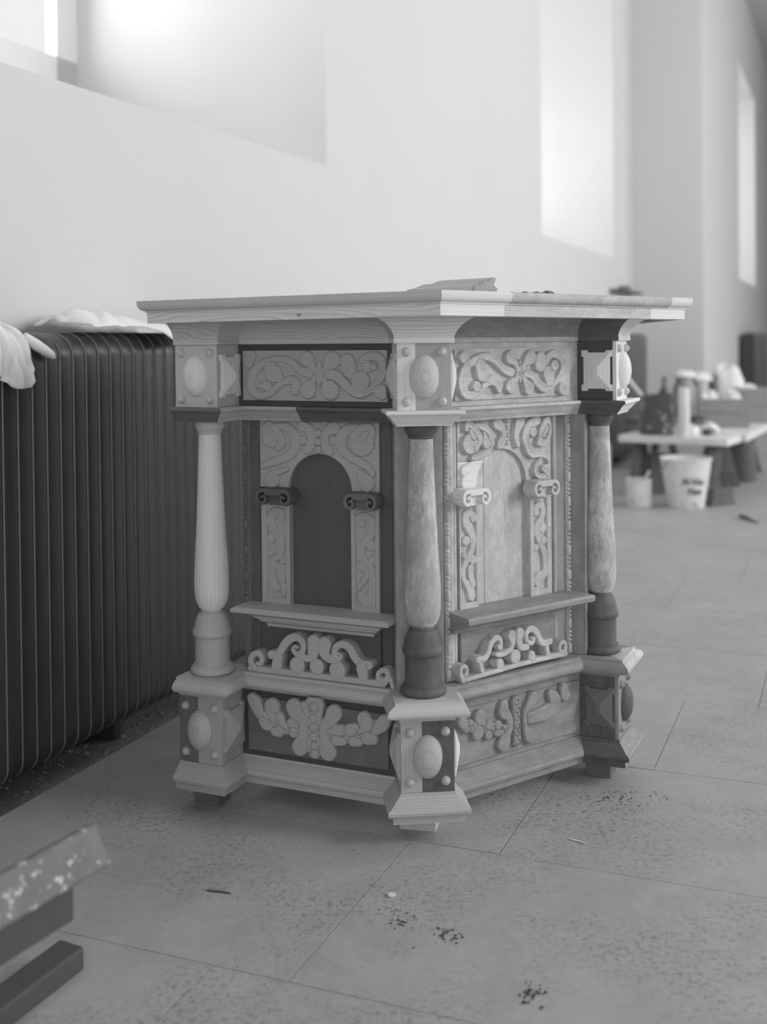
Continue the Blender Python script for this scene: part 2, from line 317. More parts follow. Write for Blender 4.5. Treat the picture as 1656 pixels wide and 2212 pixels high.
 'low_L': [[[-0.4722,0.2574,0.0175],[-0.4513,0.2308,0.0152],[-0.4213,0.2187,0.0183],[-0.3915,0.2093,0.0172],[-0.35,0.212,0.0171]],[[-0.254,0.2089,0.0183],[-0.2112,0.212,0.02],[-0.1744,0.2219,0.021],[-0.1435,0.2361,0.0221],[-0.1129,0.2477,0.0163]],[[-0.2979,0.2784,0.0277],[-0.3007,0.2184,0.0191],[-0.2994,0.1588,0.0191]],[[-0.4842,0.2759,0.0134],[-0.4721,0.2627,0.0191],[-0.4602,0.2429,0.0127],[-0.4528,0.2332,0.0044]],[[-0.4223,0.2595,0.0233],[-0.4195,0.2374,0.0157],[-0.4138,0.2209,0.005]],[[-0.45,0.2177,0.0133],[-0.4395,0.2084,0.0145],[-0.4215,0.2015,0.0044]],[[-0.4001,0.2358,0.0138],[-0.3914,0.2198,0.0113],[-0.3766,0.2073,0.0044]],[[-0.4036,0.1972,0.0163],[-0.4156,0.1956,0.0126]],[[-0.3646,0.2232,0.015],[-0.3469,0.2229,0.0124]],[[-0.359,0.2004,0.0149],[-0.3443,0.1971,0.0118]],[[-0.3286,0.2747,0.0118],[-0.3144,0.2426,0.0086],[-0.3149,0.1983,0.0086],[-0.3183,0.164,0.0105]],[[-0.298,0.2732,0.0138]],[[-0.2998,0.2445,0.0123]],[[-0.3016,0.2196,0.0123]],[[-0.3004,0.1963,0.0123]],[[-0.2992,0.1718,0.0129]],[[-0.2965,0.154,0.0123]],[[-0.3581,0.2659,0.0233],[-0.3509,0.2511,0.0202],[-0.332,0.2391,0.0149],[-0.3299,0.2146,0.013],[-0.3341,0.188,0.0155],[-0.3417,0.1647,0.0236]],[[-0.2482,0.22,0.0137],[-0.2224,0.2233,0.0152]],[[-0.1969,0.2267,0.0175],[-0.1827,0.2336,0.0135]],[[-0.1571,0.2598,0.0203],[-0.1503,0.2454,0.0167],[-0.1715,0.2248,0.0054]],[[-0.1352,0.2309,0.0048],[-0.1184,0.2419,0.0154],[-0.1031,0.259,0.0183],[-0.0988,0.2709,0.0089]],[[-0.237,0.1957,0.0146],[-0.217,0.1958,0.0115]],[[-0.1887,0.1996,0.0145],[-0.1718,0.1993,0.0114]],[[-0.1493,0.2125,0.0173],[-0.1326,0.2122,0.0143]],[[-0.2419,0.2646,0.0228],[-0.2536,0.2451,0.0183],[-0.2696,0.2276,0.0138],[-0.2713,0.2041,0.0138],[-0.2658,0.1815,0.0168],[-0.2603,0.1642,0.025]]],
 'low_R': [[[0.1164,0.2421,0.013],[0.1457,0.2289,0.0147],[0.1782,0.2221,0.0174],[0.2138,0.2106,0.0155],[0.2528,0.2014,0.0135]],[[0.296,0.2648,0.0159],[0.2983,0.2154,0.0126],[0.2991,0.1598,0.0137]],[[0.1138,0.2488,0.0156],[0.1269,0.2297,0.0125]],[[0.1405,0.2413,0.0104]],[[0.1703,0.2518,0.0185],[0.1756,0.2341,0.0153]],[[0.1645,0.2115,0.0205]],[[0.2029,0.2223,0.0146],[0.2111,0.2122,0.0093]],[[0.1999,0.1978,0.0138]],[[0.2333,0.216,0.0134]],[[0.2556,0.2051,0.0095]],[[0.2275,0.1962,0.0107],[0.2471,0.1963,0.0081]],[[0.296,0.2648,0.0082]],[[0.2986,0.243,0.0077]],[[0.2969,0.2221,0.0077]],[[0.2981,0.2005,0.0077]],[[0.2979,0.1814,0.0077]],[[0.2991,0.1598,0.0082]],[[0.2534,0.2625,0.0162],[0.2533,0.2478,0.0184],[0.27,0.2296,0.0122],[0.274,0.2055,0.0114],[0.2667,0.1858,0.0122],[0.2524,0.1656,0.023]],[[0.4704,0.2685,0.0144],[0.4763,0.2497,0.019]],[[0.3416,0.213,0.0161],[0.3708,0.2125,0.0184],[0.4064,0.2162,0.0215],[0.4365,0.2245,0.0222],[0.4338,0.2491,0.0193],[0.4189,0.265,0.0102]],[[0.3567,0.2638,0.0178],[0.3449,0.2489,0.0139],[0.3272,0.2309,0.0088],[0.327,0.2031,0.0088],[0.3325,0.1805,0.0116],[0.3469,0.1646,0.0211]]],
 'crest_L': [[[-0.4933,0.3502,0.0084],[-0.4053,0.3504,0.0083],[-0.2584,0.3509,0.008],[-0.1088,0.351,0.0084]],[[-0.481,0.3515,0.009],[-0.4916,0.3664,0.0084],[-0.4867,0.3843,0.0084],[-0.4698,0.3927,0.0084],[-0.4578,0.3806,0.0078],[-0.4619,0.3663,0.0066],[-0.4723,0.3663,0.0048]],[[-0.4288,0.3929,0.0119],[-0.4077,0.3977,0.0106],[-0.3925,0.4203,0.0112],[-0.3743,0.4392,0.0117],[-0.3535,0.4459,0.0105],[-0.336,0.4338,0.0087],[-0.3356,0.4142,0.0082],[-0.3511,0.4017,0.0076],[-0.3643,0.4113,0.0059],[-0.3603,0.4217,0.0047],[-0.3509,0.4192,0.0035]],[[-0.4094,0.3856,0.0142],[-0.4142,0.364,0.0148]],[[-0.3529,0.3732,0.0219]],[[-0.2957,0.3754,0.0208]],[[-0.2366,0.3727,0.0234]],[[-0.3037,0.4396,0.0185],[-0.3055,0.4121,0.0156],[-0.3159,0.3954,0.0102],[-0.3394,0.3955,0.0087]],[[-0.2718,0.4375,0.0184],[-0.2735,0.4127,0.0144],[-0.2578,0.3983,0.01],[-0.2377,0.397,0.0086]],[[-0.1472,0.3951,0.0112],[-0.1724,0.3975,0.0107],[-0.1892,0.4137,0.0108],[-0.2003,0.4318,0.0108],[-0.2201,0.4406,0.0102],[-0.2396,0.4317,0.0091],[-0.2447,0.4118,0.008],[-0.2334,0.4001,0.0069],[-0.2261,0.4111,0.0051],[-0.2352,0.4154,0.004]],[[-0.167,0.3853,0.0163],[-0.1643,0.3677,0.0141]],[[-0.106,0.3539,0.0084],[-0.0948,0.3728,0.0078],[-0.1029,0.3864,0.0072],[-0.119,0.3803,0.0067],[-0.1231,0.3646,0.0061],[-0.1143,0.3585,0.0045],[-0.1109,0.3673,0.0033]],[[-0.088,0.3635,0.0061],[-0.0827,0.3464,0.0061]]],
 'crest_R': [[[0.125,0.3487,0.0061],[0.226,0.3523,0.0063],[0.3398,0.3567,0.0065],[0.4894,0.3572,0.0076]],[[0.1277,0.3482,0.0068],[0.1199,0.3661,0.0066],[0.1214,0.3813,0.0059],[0.1334,0.3847,0.0054],[0.1406,0.3727,0.0049],[0.1353,0.3612,0.0059]],[[0.1768,0.3934,0.0087],[0.1987,0.3938,0.009],[0.2127,0.4082,0.0085],[0.2212,0.4278,0.0085],[0.2381,0.4397,0.0086],[0.252,0.4354,0.0076],[0.2561,0.422,0.0061],[0.2546,0.4096,0.0056],[0.2476,0.416,0.0056]],[[0.1849,0.3815,0.007],[0.1902,0.3639,0.007]],[[0.2513,0.37,0.0137]],[[0.3054,0.3798,0.0185]],[[0.3633,0.372,0.0136]],[[0.2931,0.4383,0.0141],[0.2972,0.4196,0.0087],[0.2884,0.4018,0.0077],[0.26,0.3939,0.0076],[0.2404,0.3961,0.0056]],[[0.3218,0.4402,0.0145],[0.3202,0.418,0.0103],[0.3287,0.4016,0.0104],[0.349,0.3971,0.0073]],[[0.432,0.3998,0.0093],[0.405,0.3998,0.009],[0.3903,0.4174,0.009],[0.3787,0.4366,0.0089],[0.3612,0.4448,0.0089],[0.3459,0.4353,0.0078],[0.3468,0.4169,0.0068],[0.3637,0.4055,0.0063],[0.3732,0.4158,0.0047],[0.3644,0.4194,0.0037]],[[0.4198,0.3843,0.0074],[0.4226,0.3685,0.008]],[[0.4864,0.3622,0.0068],[0.4896,0.3804,0.006],[0.4805,0.3908,0.0059],[0.4688,0.3839,0.0054],[0.468,0.3675,0.0054],[0.4772,0.3659,0.0032]]],
}
# ------------------------------------------------------------------ carving: smooth relief from brush strokes (metres)
def crom(pts, k=6):
    P = np.array(pts, float)
    if len(P) < 3: return P
    Q = np.vstack([2 * P[0] - P[1], P, 2 * P[-1] - P[-2]])
    out = []
    for i in range(1, len(Q) - 2):
        for j in range(k):
            t = j / k
            out.append(.5 * ((2 * Q[i]) + (-Q[i - 1] + Q[i + 1]) * t + (2 * Q[i - 1] - 5 * Q[i] + 4 * Q[i + 1] - Q[i + 2]) * t * t + (-Q[i - 1] + 3 * Q[i] - 3 * Q[i + 1] + Q[i + 2]) * t ** 3))
    out.append(P[-1])
    return np.array(out)
def stroke_sdf(X, Z, st):
    P = crom(st)
    d = np.full(X.shape, 9.)
    if len(P) == 1: return np.hypot(X - P[0, 0], Z - P[0, 1]) - P[0, 2]
    for a, b in zip(P[:-1], P[1:]):
        dx, dz = b[0] - a[0], b[1] - a[1]; L = dx * dx + dz * dz + 1e-12
        t = np.clip(((X - a[0]) * dx + (Z - a[1]) * dz) / L, 0, 1)
        d = np.minimum(d, np.hypot(X - a[0] - t * dx, Z - a[1] - t * dz) - (a[2] + t * (b[2] - a[2])))
    return d
def relief(name, fr, strokes, rect, o_ground, Ht, mat, parent, e=.0045, step=.0017, mode='ground', clip=None, dish=0., o_back=None, along='s', org=None, pillow=.3, base_h=0.):
    s0, s1, z0, z1 = rect
    nx = int(round((s1 - s0) / step)) + 1; nz = int(round((z1 - z0) / step)) + 1
    xs = np.linspace(s0, s1, nx); zs = np.linspace(z0, z1, nz)
    X, Z = np.meshgrid(xs, zs, indexing='ij')
    H = np.full(X.shape, base_h); DU = np.full(X.shape, 9.)
    for st in strokes:
        d = stroke_sdf(X, Z, st)
        DU = np.minimum(DU, d)
        t = np.clip(-d / e, 0, 1)
        hh = Ht * (pillow + (1 - pillow) * np.sqrt(np.clip(1 - (1 - t) ** 2, 0, 1)))
        if dish:
            rmax = max(p[2] for p in st)
            hh = hh - dish * np.clip((-d - e * .8) / max(rmax - e * .8, 1e-4), 0, 1) ** 1.0
        H = np.where(d < 0, hh, H)
    if mode == 'cut': S = DU.copy()
    elif clip is not None: S = clip(X, Z)
    else: S = np.full(X.shape, -1.)
    if mode == 'cut': H = np.where(DU < 0, H, Ht * pillow)
    gx, gz = np.gradient(S, xs, zs)
    out = S > 0
    mv = np.clip(S, 0, step * 1.5)
    gl = np.maximum(np.hypot(gx, gz), .3)
    PX = np.where(out, X - mv * gx / gl, X); PZ = np.where(out, Z - mv * gz / gl, Z)
    ins = ~out
    cell = ins[:-1, :-1] | ins[1:, :-1] | ins[1:, 1:] | ins[:-1, 1:]
    I, J = np.nonzero(cell)
    a = I * nz + J; q = np.stack([a, a + nz, a + nz + 1, a + 1], 1)
    used = np.unique(q); remap = -np.ones(nx * nz, int); remap[used] = np.arange(len(used))
    q = remap[q]
    V = np.stack([PX.ravel()[used], o_ground + H.ravel()[used], PZ.ravel()[used]], 1)
    F = q.tolist()
    if o_back is not None:
        ed = np.concatenate([q[:, [0, 1]], q[:, [1, 2]], q[:, [2, 3]], q[:, [3, 0]]])
        key = np.sort(ed, 1); key = key[:, 0] * (len(used) + 1) + key[:, 1]
        u, inv, cnt = np.unique(key, return_inverse=True, return_counts=True)
        be = ed[cnt[inv] == 1]
        bv = np.unique(be); rb = {int(k): len(V) + i for i, k in enumerate(bv)}
        B = V[bv].copy(); B[:, 1] = o_back
        V = np.vstack([V, B])
        F += [[int(i), int(j), rb[int(j)], rb[int(i)]] for i, j in be]
    me = bpy.data.meshes.new(name)
    W = fr.w(V)
    if org is not None: W = W - np.asarray(org)
    me.from_pydata(W.tolist(), [], F)
    at = me.attributes.new('gc', 'FLOAT_VECTOR', 'POINT')
    at.data.foreach_set('vector', gcoords(V, along).astype(np.float32).ravel())
    me.materials.append(mat)
    me.polygons.foreach_set('use_smooth', [True] * len(me.polygons))
    bm = bmesh.new(); bm.from_mesh(me); bmesh.ops.recalc_face_normals(bm, faces=bm.faces)
    bm.to_mesh(me); bm.free()
    me.set_sharp_from_angle(angle=rad(62))
    return link(bpy.data.objects.new(name, me), parent)

# ------------------------------------------------------------------ the pulpit: plan
PC = np.array([.0905, 2.8486, 0.])
WC, WL = .0655, .063
FL, FC, FRT, FP = Frame(PC, -24), Frame(PC, 6), Frame(PC, 36), None
PLp = PC - tv(-24) * .584 + ov(-24) * .041
PRp = PC + tv(36) * .625
PL, PR = Frame(PLp, -24), Frame(PRp, 66)
FN = Frame(PRp, 96)
ORG = PC.copy()
pulpit = empty('carved_pulpit', ORG)
tag(pulpit, 'carved wooden pulpit with turned corner columns standing on the slab floor', 'pulpit')
def line_x(p, d, q, e):
    A = np.array([[d[0], -e[0]], [d[1], -e[1]]]); t = np.linalg.solve(A, (q - p)[:2]); return p + d * t[0]
def fp(fr, s, o): return fr.org + fr.t * s + fr.n * o
OF = -.004
qa = fp(PL, -WL, WL); qb = fp(PL, WL, WL)
qc = line_x(qb, PL.n, fp(FL, 0, OF), FL.t)
qd = line_x(fp(FC, -WC, WC), FC.n, fp(FL, 0, OF), FL.t)
qe = fp(FC, -WC, WC); qf = fp(FC, WC, WC)
qg = line_x(qf, FC.n, fp(FRT, 0, OF), FRT.t)
qh = line_x(fp(PR, -WC, WC), PR.n, fp(FRT, 0, OF), FRT.t)
qi = fp(PR, -WC, WC); qj = fp(PR, WC, WC)
qk = line_x(qj, PR.n, fp(FN, 0, OF), FN.t)
ql = qk + FN.t * .5
PATH = [qa, qb, qc, qd, qe, qf, qg, qh, qi, qj, qk, ql]
def seg_n(a, b):
    d = (b - a) / np.linalg.norm(b - a); return np.array([d[1], -d[0], 0.])
NS = [seg_n(PATH[i], PATH[i + 1]) for i in range(len(PATH) - 1)]
MV = [NS[0]] + [(NS[i - 1] + NS[i]) / (1 + NS[i - 1] @ NS[i]) for i in range(1, len(NS))] + [NS[-1]]
def station(u):
    """u = vertex index plus fraction along that segment -> point, mitre vector"""
    i = int(math.floor(u)); fr_ = u - i
    if fr_ < 1e-6: return PATH[i], MV[i]
    return PATH[i] * (1 - fr_) + PATH[i + 1] * fr_, NS[i]
def sweep_pts(st, prof):
    """st: list of (point, mitre vector); prof: closed loop of (o, z)"""
    V = []; G = []; L = 0.; n = len(prof)
    arc = [0.]
    for a, b in zip(prof[:-1], prof[1:]): arc.append(arc[-1] + math.hypot(b[0] - a[0], b[1] - a[1]))
    off = [_gr.uniform(0, 5) for _ in range(3)]
    for k, (p, m) in enumerate(st):
        if k: L += np.linalg.norm(p - st[k - 1][0])
        for j, (o, z) in enumerate(prof):
            q = p + m * o; V.append((q[0], q[1], z)); G.append((L + off[0], arc[j] + off[1], off[2]))
    F = []
    for k in range(len(st) - 1):
        for j in range(n): F.append([k * n + j, k * n + (j + 1) % n, (k + 1) * n + (j + 1) % n, (k + 1) * n + j])
    F.append(list(range(n))); F.append([(len(st) - 1) * n + j for j in range(n)])
    return V, F, G
def sweep(name, us, prof, mat, parent=None, ang=28, dz=0.):
    st = [station(u) for u in us]
    # intermediate vertices of the path
    V, F, G = sweep_pts(st, [(o, z + dz) for o, z in prof])
    return mk(name, V, F, mat, parent if parent is not None else pulpit, G, angle=ang, org=ORG)
def urange(a, b):
    us = [a] + [k for k in range(int(math.floor(a)) + 1, int(math.ceil(b)))] + [b]
    return us

PLINTH = [(-.02, .054), (.022, .054), (.022, .0715), (.029, .0725), (.0335, .0755), (.0355, .080), (.0352, .085), (.032, .0895), (.028, .0915), (.026, .0925), (.006, .113), (.003, .1145), (.003, .1205), (-.02, .1205)]
LEDGE = [(-.045, .2932), (.001, .2932), (.005, .3), (.012, .305), (.020, .3075), (.028, .308), (.028, .310), (.033, .3125), (.0345, .317), (.0335, .323), (.029, .329), (.0225, .3335), (.016, .3355), (.0146, .337), (.0146, .3428), (-.045, .3428)]
BAND = [(-.045, 1.0074), (.002, 1.0074), (.003, 1.011), (.008, 1.0165), (.012, 1.020), (.0145, 1.0245), (.0205, 1.031), (.025, 1.035), (.027, 1.0352), (.030, 1.0375), (.0305, 1.0415), (.029, 1.0454), (-.045, 1.0454)]
STRIP = [(-.045, 1.2073), (.0085, 1.2073), (.0085, 1.2190), (-.045, 1.2190)]
COVE = [(-.045, 1.2190), (.0075, 1.2190), (.0080, 1.2240), (.0105, 1.2310), (.0155, 1.2400), (.0235, 1.2500), (.034, 1.2590), (.046, 1.2660), (.0575, 1.2712), (-.045, 1.2712)]
def pieces(name, prof, defs):
    for a, b, mat in defs: sweep(name, urange(a, b), prof, mat)
pieces('plinth_moulding', PLINTH, [(0, 1, NEWM), (1, 2, NEWSHADE), (2, 3, NEWSHADE), (3, 4, NEWSHADE), (4, 5, NEWSHADE), (5, 6, NEWSHADE), (6, 7, OLD), (7, 8, OLDD), (8, 9, OLD), (9, 11, OLD)])
pieces('ledge_moulding', LEDGE, [(0, 1, NEWSHADE), (1, 2, NEWSHADE), (2, 3, NEWSHADE), (3, 4, NEWSHADE), (4, 5, NEW), (5, 6, NEWSHADE), (6, 7, OLD), (7, 8, OLD), (8, 9, OLDL), (9, 11, OLD)])
pieces('band_moulding', BAND, [(0, 1, MIDD), (1, 2, NEW), (2, 2.42, NEWM), (2.42, 3, OLDD), (3, 4, NEWL), (4, 5, NEWL), (5, 6, OLDL), (6, 7, OLDL), (7, 8, OLDD), (8, 9, NEWL), (9, 11, OLD)])
pieces('strip_moulding', STRIP, [(0, 1, NEW), (1, 3, NEW), (3, 5.5, NEWL), (5.5, 7, OLDL), (7, 8, OLDD), (8, 9, NEWL), (9, 11, OLD)])
pieces('cove_moulding', COVE, [(0, 1, NEWC), (1, 2, NEW), (2, 3, NEWC), (3, 4, NEW), (4, 5, NEWK), (5, 6, NEW), (6, 7, OLD), (7, 8, OLDD), (8, 9, NEWL), (9, 11, OLD)])

# top board and its moulded edge, lying a little tilted on the coves
TC = np.array([.131, 2.645, 0.])
def tilt(P):
    P = np.asarray(P, float).copy(); d = (P - np.array([TC[0], TC[1], 0])) @ (-ov(6)); P[:, 2] -= .0185 * d; return P
T0 = TC - tv(-24) * .806; T1 = TC; T2 = TC + tv(36) * .850; T3 = T2 + tv(96) * .62; T4 = T3 + tv(156) * .80; T5 = T0 - ov(-24) * .95
tpath = [T0, T1, T2, T3]
tns = [seg_n(tpath[i], tpath[i + 1]) for i in range(3)]
tmv = [tns[0] + (-tv(-24)) * 1.0] + [(tns[i - 1] + tns[i]) / (1 + tns[i - 1] @ tns[i]) for i in (1, 2)] + [tns[2]]
def tst(u):
    i = int(math.floor(u)); f_ = u - i
    if f_ < 1e-6: return tpath[i], tmv[i]
    return tpath[i] * (1 - f_) + tpath[i + 1] * f_, tns[i]
FAS = [(-.05, 1.2711), (0, 1.2711), (0, 1.2985), (-.05, 1.2985)]
NOSE = [(-.05, 1.2985), (.0035, 1.2985), (.0035, 1.3025), (.0085, 1.3032), (.0135, 1.3065), (.017, 1.3115), (.0187, 1.3175), (.0192, 1.3279), (-.05, 1.3279)]
def tsweep(name, us, prof, mat, knotfix=None):
    V, F, G = sweep_pts([tst(u) for u in us], prof)
    if knotfix is not None:
        G = np.array(G); G = G - G[0] + np.array(knotfix)
    return mk(name, tilt(V), F, mat, pulpit, G, angle=28, org=ORG)
tsweep('fascia_board', [0, 1], FAS, NEWK, (-.13, -.048, 0))
tsweep('fascia_board', [1, 1 + .1956 / .85], FAS, NEWL)
tsweep('fascia_board', [1 + .1956 / .85, 1 + .714 / .85], FAS, OLDL)
tsweep('fascia_board', [1 + .714 / .85, 2], FAS, NEWL)
tsweep('fascia_board', [2, 3], FAS, OLD)
tsweep('nosing', [0, 1], NOSE, NEW)
tsweep('nosing', [1, 1 + .205 / .85], NOSE, NEWL)
tsweep('nosing', [1 + .205 / .85, 1 + .777 / .85], NOSE, OLDL)
tsweep('nosing', [1 + .777 / .85, 2], NOSE, NEWL)
tsweep('nosing', [2, 3], NOSE, OLD)
poly = [T0 + tns[0] * -.02 + tv(-24) * .0, T1 + tmv[1] * -.02, T2 + tmv[2] * -.02, T3 + tns[2] * -.02, T4, T5]
V = [(p[0], p[1], 1.2985) for p in poly] + [(p[0], p[1], 1.3272) for p in poly]
n = len(poly)
mk('top_board', tilt(V), [list(range(n)), list(range(n, 2 * n))] + [[i, (i + 1) % n, n + (i + 1) % n, n + i] for i in range(n)], NEW, pulpit, gcoords(np.array(V), 's'), smooth=False, org=ORG)

# ------------------------------------------------------------------ corner posts
def hip_boss(fr, cs, cz, o0, w, h, mat, parent, dirn='n'):
    """pyramid boss with notched sides; fr gives face frame (s,o,z)"""
    e, pr, rx, ry, nx, ny, nn = .0050, .0165, w * .12, h * .18, w * .60, h * .70, w * .15
    def H(x, y): return o0 + e + pr * min((w - abs(x)) / (w - rx), (h - abs(y)) / (h - ry), 1.)
    out = [(-w, -h), (-nx, -h), (-nx * .93, -h + nn), (nx * .93, -h + nn), (nx, -h), (w, -h), (w, -ny), (w - nn, -ny * .95), (w - nn, ny * .95), (w, ny), (w, h), (nx, h), (nx * .93, h - nn), (-nx * .93, h - nn), (-nx, h), (-w, h), (-w, ny), (-w + nn, ny * .95), (-w + nn, -ny * .95), (-w, -ny)]
    V = [(cs + x, H(x, y), cz + y) for x, y in out] + [(cs + x, o0, cz + y) for x, y in out]
    n = len(out)
    F = [[i, (i + 1) % n, n + (i + 1) % n, n + i] for i in range(n)]
    r0 = len(V)
    V += [(cs - rx, H(0, 0), cz - ry), (cs + rx, H(0, 0), cz - ry), (cs + rx, H(0, 0), cz + ry), (cs - rx, H(0, 0), cz + ry)]
    F += [[0, 1, 2, 3, 4, 5, r0 + 1, r0], [5, 6, 7, 8, 9, 10, r0 + 2, r0 + 1], [10, 11, 12, 13, 14, 15, r0 + 3, r0 + 2], [15, 16, 17, 18, 19, 0, r0, r0 + 3], [r0, r0 + 1, r0 + 2, r0 + 3]]
    return mk('pyramid_boss', fr.w(V), F, mat, parent, gcoords(V, 'z'), smooth=False, org=ORG)
def ellipsoid_half(fr, cs, cz, o0, rx, rz, pr, mat, parent, name, nu=28, nv=10, along='z', power=1.):
    V = []; F = []
    for j in range(nv + 1):
        a = math.pi / 2 * j / nv
        for i in range(nu):
            t = 2 * math.pi * i / nu
            V.append((cs + rx * math.cos(a) * math.cos(t), o0 - .001 + pr * math.sin(a), cz + rz * math.cos(a) * math.sin(t)))
    for j in range(nv):
        for i in range(nu): F.append([j * nu + i, j * nu + (i + 1) % nu, (j + 1) * nu + (i + 1) % nu, (j + 1) * nu + i])
    G = np.array(V); G = np.stack([G[:, 2] * .35, G[:, 1] * 1.6 , G[:, 0] * .4], 1) + _gr.uniform(0, 5)
    return mk(name, fr.w(V), F, mat, parent, G, angle=80, org=ORG)
def side_frame(fr, side, w):
    """frame of the post's right (+1) or left (-1) face"""
    f2 = Frame(fr.org, fr.ang + 90 * side)
    return f2
def post_block(fr, w, z0, z1, staves, egg, knob, sides, cz, name):
    """staves: list of (s0,s1,o0,o1,mat) fractions; a block of glued pieces with its bosses"""
    first = None
    for k, (a, b, c, d, mat) in enumerate(staves):
        V, F = cbox(a * w, b * w, c * w, d * w, z0, z1, .0008)
        first_ = mk(name, fr.w(V), F, mat, pulpit, gcoords(V, 'z'), smooth=False, org=ORG)
        if first is None: first = first_
    ellipsoid_half(fr, 0, cz, w, .0365, .0535, .027, egg, first, 'egg_boss')
    for sx in (-1, 1):
        for sz in (-1, 1):
            ellipsoid_half(fr, sx * .0435, cz + sz * .060, w, .0118, .0118, .0135, knob, first, 'knob', 16, 6)
    for side, mat in sides:
        hip_boss(side_frame(fr, side, w), 0 if fr is PL else -.0125 * side, cz, w, .0515 if fr is PL else .0420, .0555, mat, first)
ZU = (1.0454, 1.2073); ZB = (.1205, .2932); CU = 1.1262; CB = .2070
post_block(PL, WL, *ZU, [(-1, 1, -1, 1, NEW)], NEWL, NEW, [(1, NEWL)], CU, 'upper_block')
post_block(PL, WL, *ZB, [(-1, -.1, -1, 1, MIDD), (-.1, 1, -1, 1, NEWM)], NEWSHADE, NEWSHADE, [(1, NEWSHADE)], CB, 'pedestal_block')
post_block(FC, WC, *ZU, [(-1, -.32, -1, 1, NEWL), (-.32, 1, -1, 1, NEWM)], NEW, NEW, [(-1, NEW), (1, NEWL)], CU, 'upper_block')
post_block(FC, WC, *ZB, [(-1, -.2, -1, 1, NEWSHADE), (-.2, 1, -1, 1, OLDD)], NEWSHADE, NEWSHADE, [(-1, NEWSHADE), (1, NEWL)], CB, 'pedestal_block')
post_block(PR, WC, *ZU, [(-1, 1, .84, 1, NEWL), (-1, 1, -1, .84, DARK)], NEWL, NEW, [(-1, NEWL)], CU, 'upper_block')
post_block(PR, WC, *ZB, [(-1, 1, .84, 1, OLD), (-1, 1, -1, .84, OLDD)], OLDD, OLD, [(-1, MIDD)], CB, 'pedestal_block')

CBASE = [(.0, .3428), (.053, .3428), (.0565, .3455), (.0578, .350), (.0570, .3555), (.053, .3605), (.0495, .3635), (.0487, .3640), (.0487, .3672), (.0455, .3685), (.0450, .3720), (.0450, .4350), (.0455, .4385), (.0485, .4405), (.0508, .4445), (.0512, .4500), (.0502, .4555), (.0480, .4590), (.0472, .4600), (.0470, .4650), (.0455, .4705), (.0452, .4730), (.0438, .4800), (.0415, .4880), (.0375, .4960), (.0345, .5000), (.0340, .5020), (.0300, .5035), (.0285, .5065), (.0280, .5105), (.0, .5105)]
CSHAFT = [(.0, .5100), (.0285, .5100), (.0300, .5135), (.0345, .5155), (.0350, .5175), (.0395, .5260), (.0425, .5360), (.0444, .5480), (.0454, .5620), (.0457, .5780), (.0453, .5980), (.0444, .6251), (.0425, .6600), (.0404, .6938), (.0386, .7280), (.0370, .7626), (.0350, .8080), (.0333, .8541), (.0318, .8920), (.0306, .9285), (.0296, .9600), (.0294, .9720), (.0, .9720)]
CCAP = [(.0, .9718), (.0293, .9718), (.0305, .9745), (.0325, .9752), (.0325, .9785), (.0320, .9790), (.0350, .9840), (.0385, .9890), (.0402, .9940), (.0405, .9985), (.0400, 1.0010), (.0395, 1.0074), (.0, 1.0074)]
def column(p, mb, ms, mc):
    for nm, pr_, m in (('column_base', CBASE, mb), ('column_shaft', CSHAFT, ms), ('column_capital', CCAP, mc)):
        V, F = lathe(pr_, 56, p[0], p[1])
        G = np.array(V) - np.array([p[0] - .012, p[1] - .01, 0])
        mk(nm, V, F, m, pulpit, G[:, [2, 0, 1]] + _gr.uniform(0, 5), angle=40, org=ORG)
column(PLp, NEWSHADE, NEWL, NEW)
column(PC, OLDD, OLDP, OLDD)
column(PRp, OLDD, OLDP, OLDD)

# ------------------------------------------------------------------ panels
def beading(fr, s, o, z0, z1, mat):
    """bead-and-reel strip: one long bead, three pearls, over and over"""
    V = []; F = []; z = z0; k = 0
    while z < z1 - .01:
        ln = .034 if k % 4 == 0 else .0112
        ln = min(ln, z1 - z)
        n = 8; m = 6
        prof = [(0, 0), (.6, .12 if ln < .02 else .05), (1, .35 if ln < .02 else .15), (1, .65 if ln < .02 else .85), (.6, .88 if ln < .02 else .95), (0, 1)]
        b0 = len(V)
        for (rr, tt) in prof:
            for i in range(n):
                a = math.pi * i / (n - 1)
                V.append((s + .0068 * rr * math.cos(a), o + .0078 * rr * math.sin(a), z + .0006 + (ln - .0012) * tt))
        for j in range(len(prof) - 1):
            for i in range(n - 1): F.append([b0 + j * n + i, b0 + j * n + i + 1, b0 + (j + 1) * n + i + 1, b0 + (j + 1) * n + i])
        z += ln; k += 1
    bV, bF = cbox(s - .0075, s + .0075, o - .012, o + .0006, z0, z1, .0006)
    V, F = join((V, F), (bV, bF))
    mk('beading', fr.w(V), F, mat, pulpit, gcoords(V, 'z'), angle=60, org=ORG)
def vrib(fr, s0, s1, o0, o1, z0, z1, mat, name='stile_moulding'):
    fbox(name, fr, s0, s1, o0, o1, z0, z1, mat, pulpit, 'z', .002, ORG)
ZM0, ZM1 = .3428, 1.0074
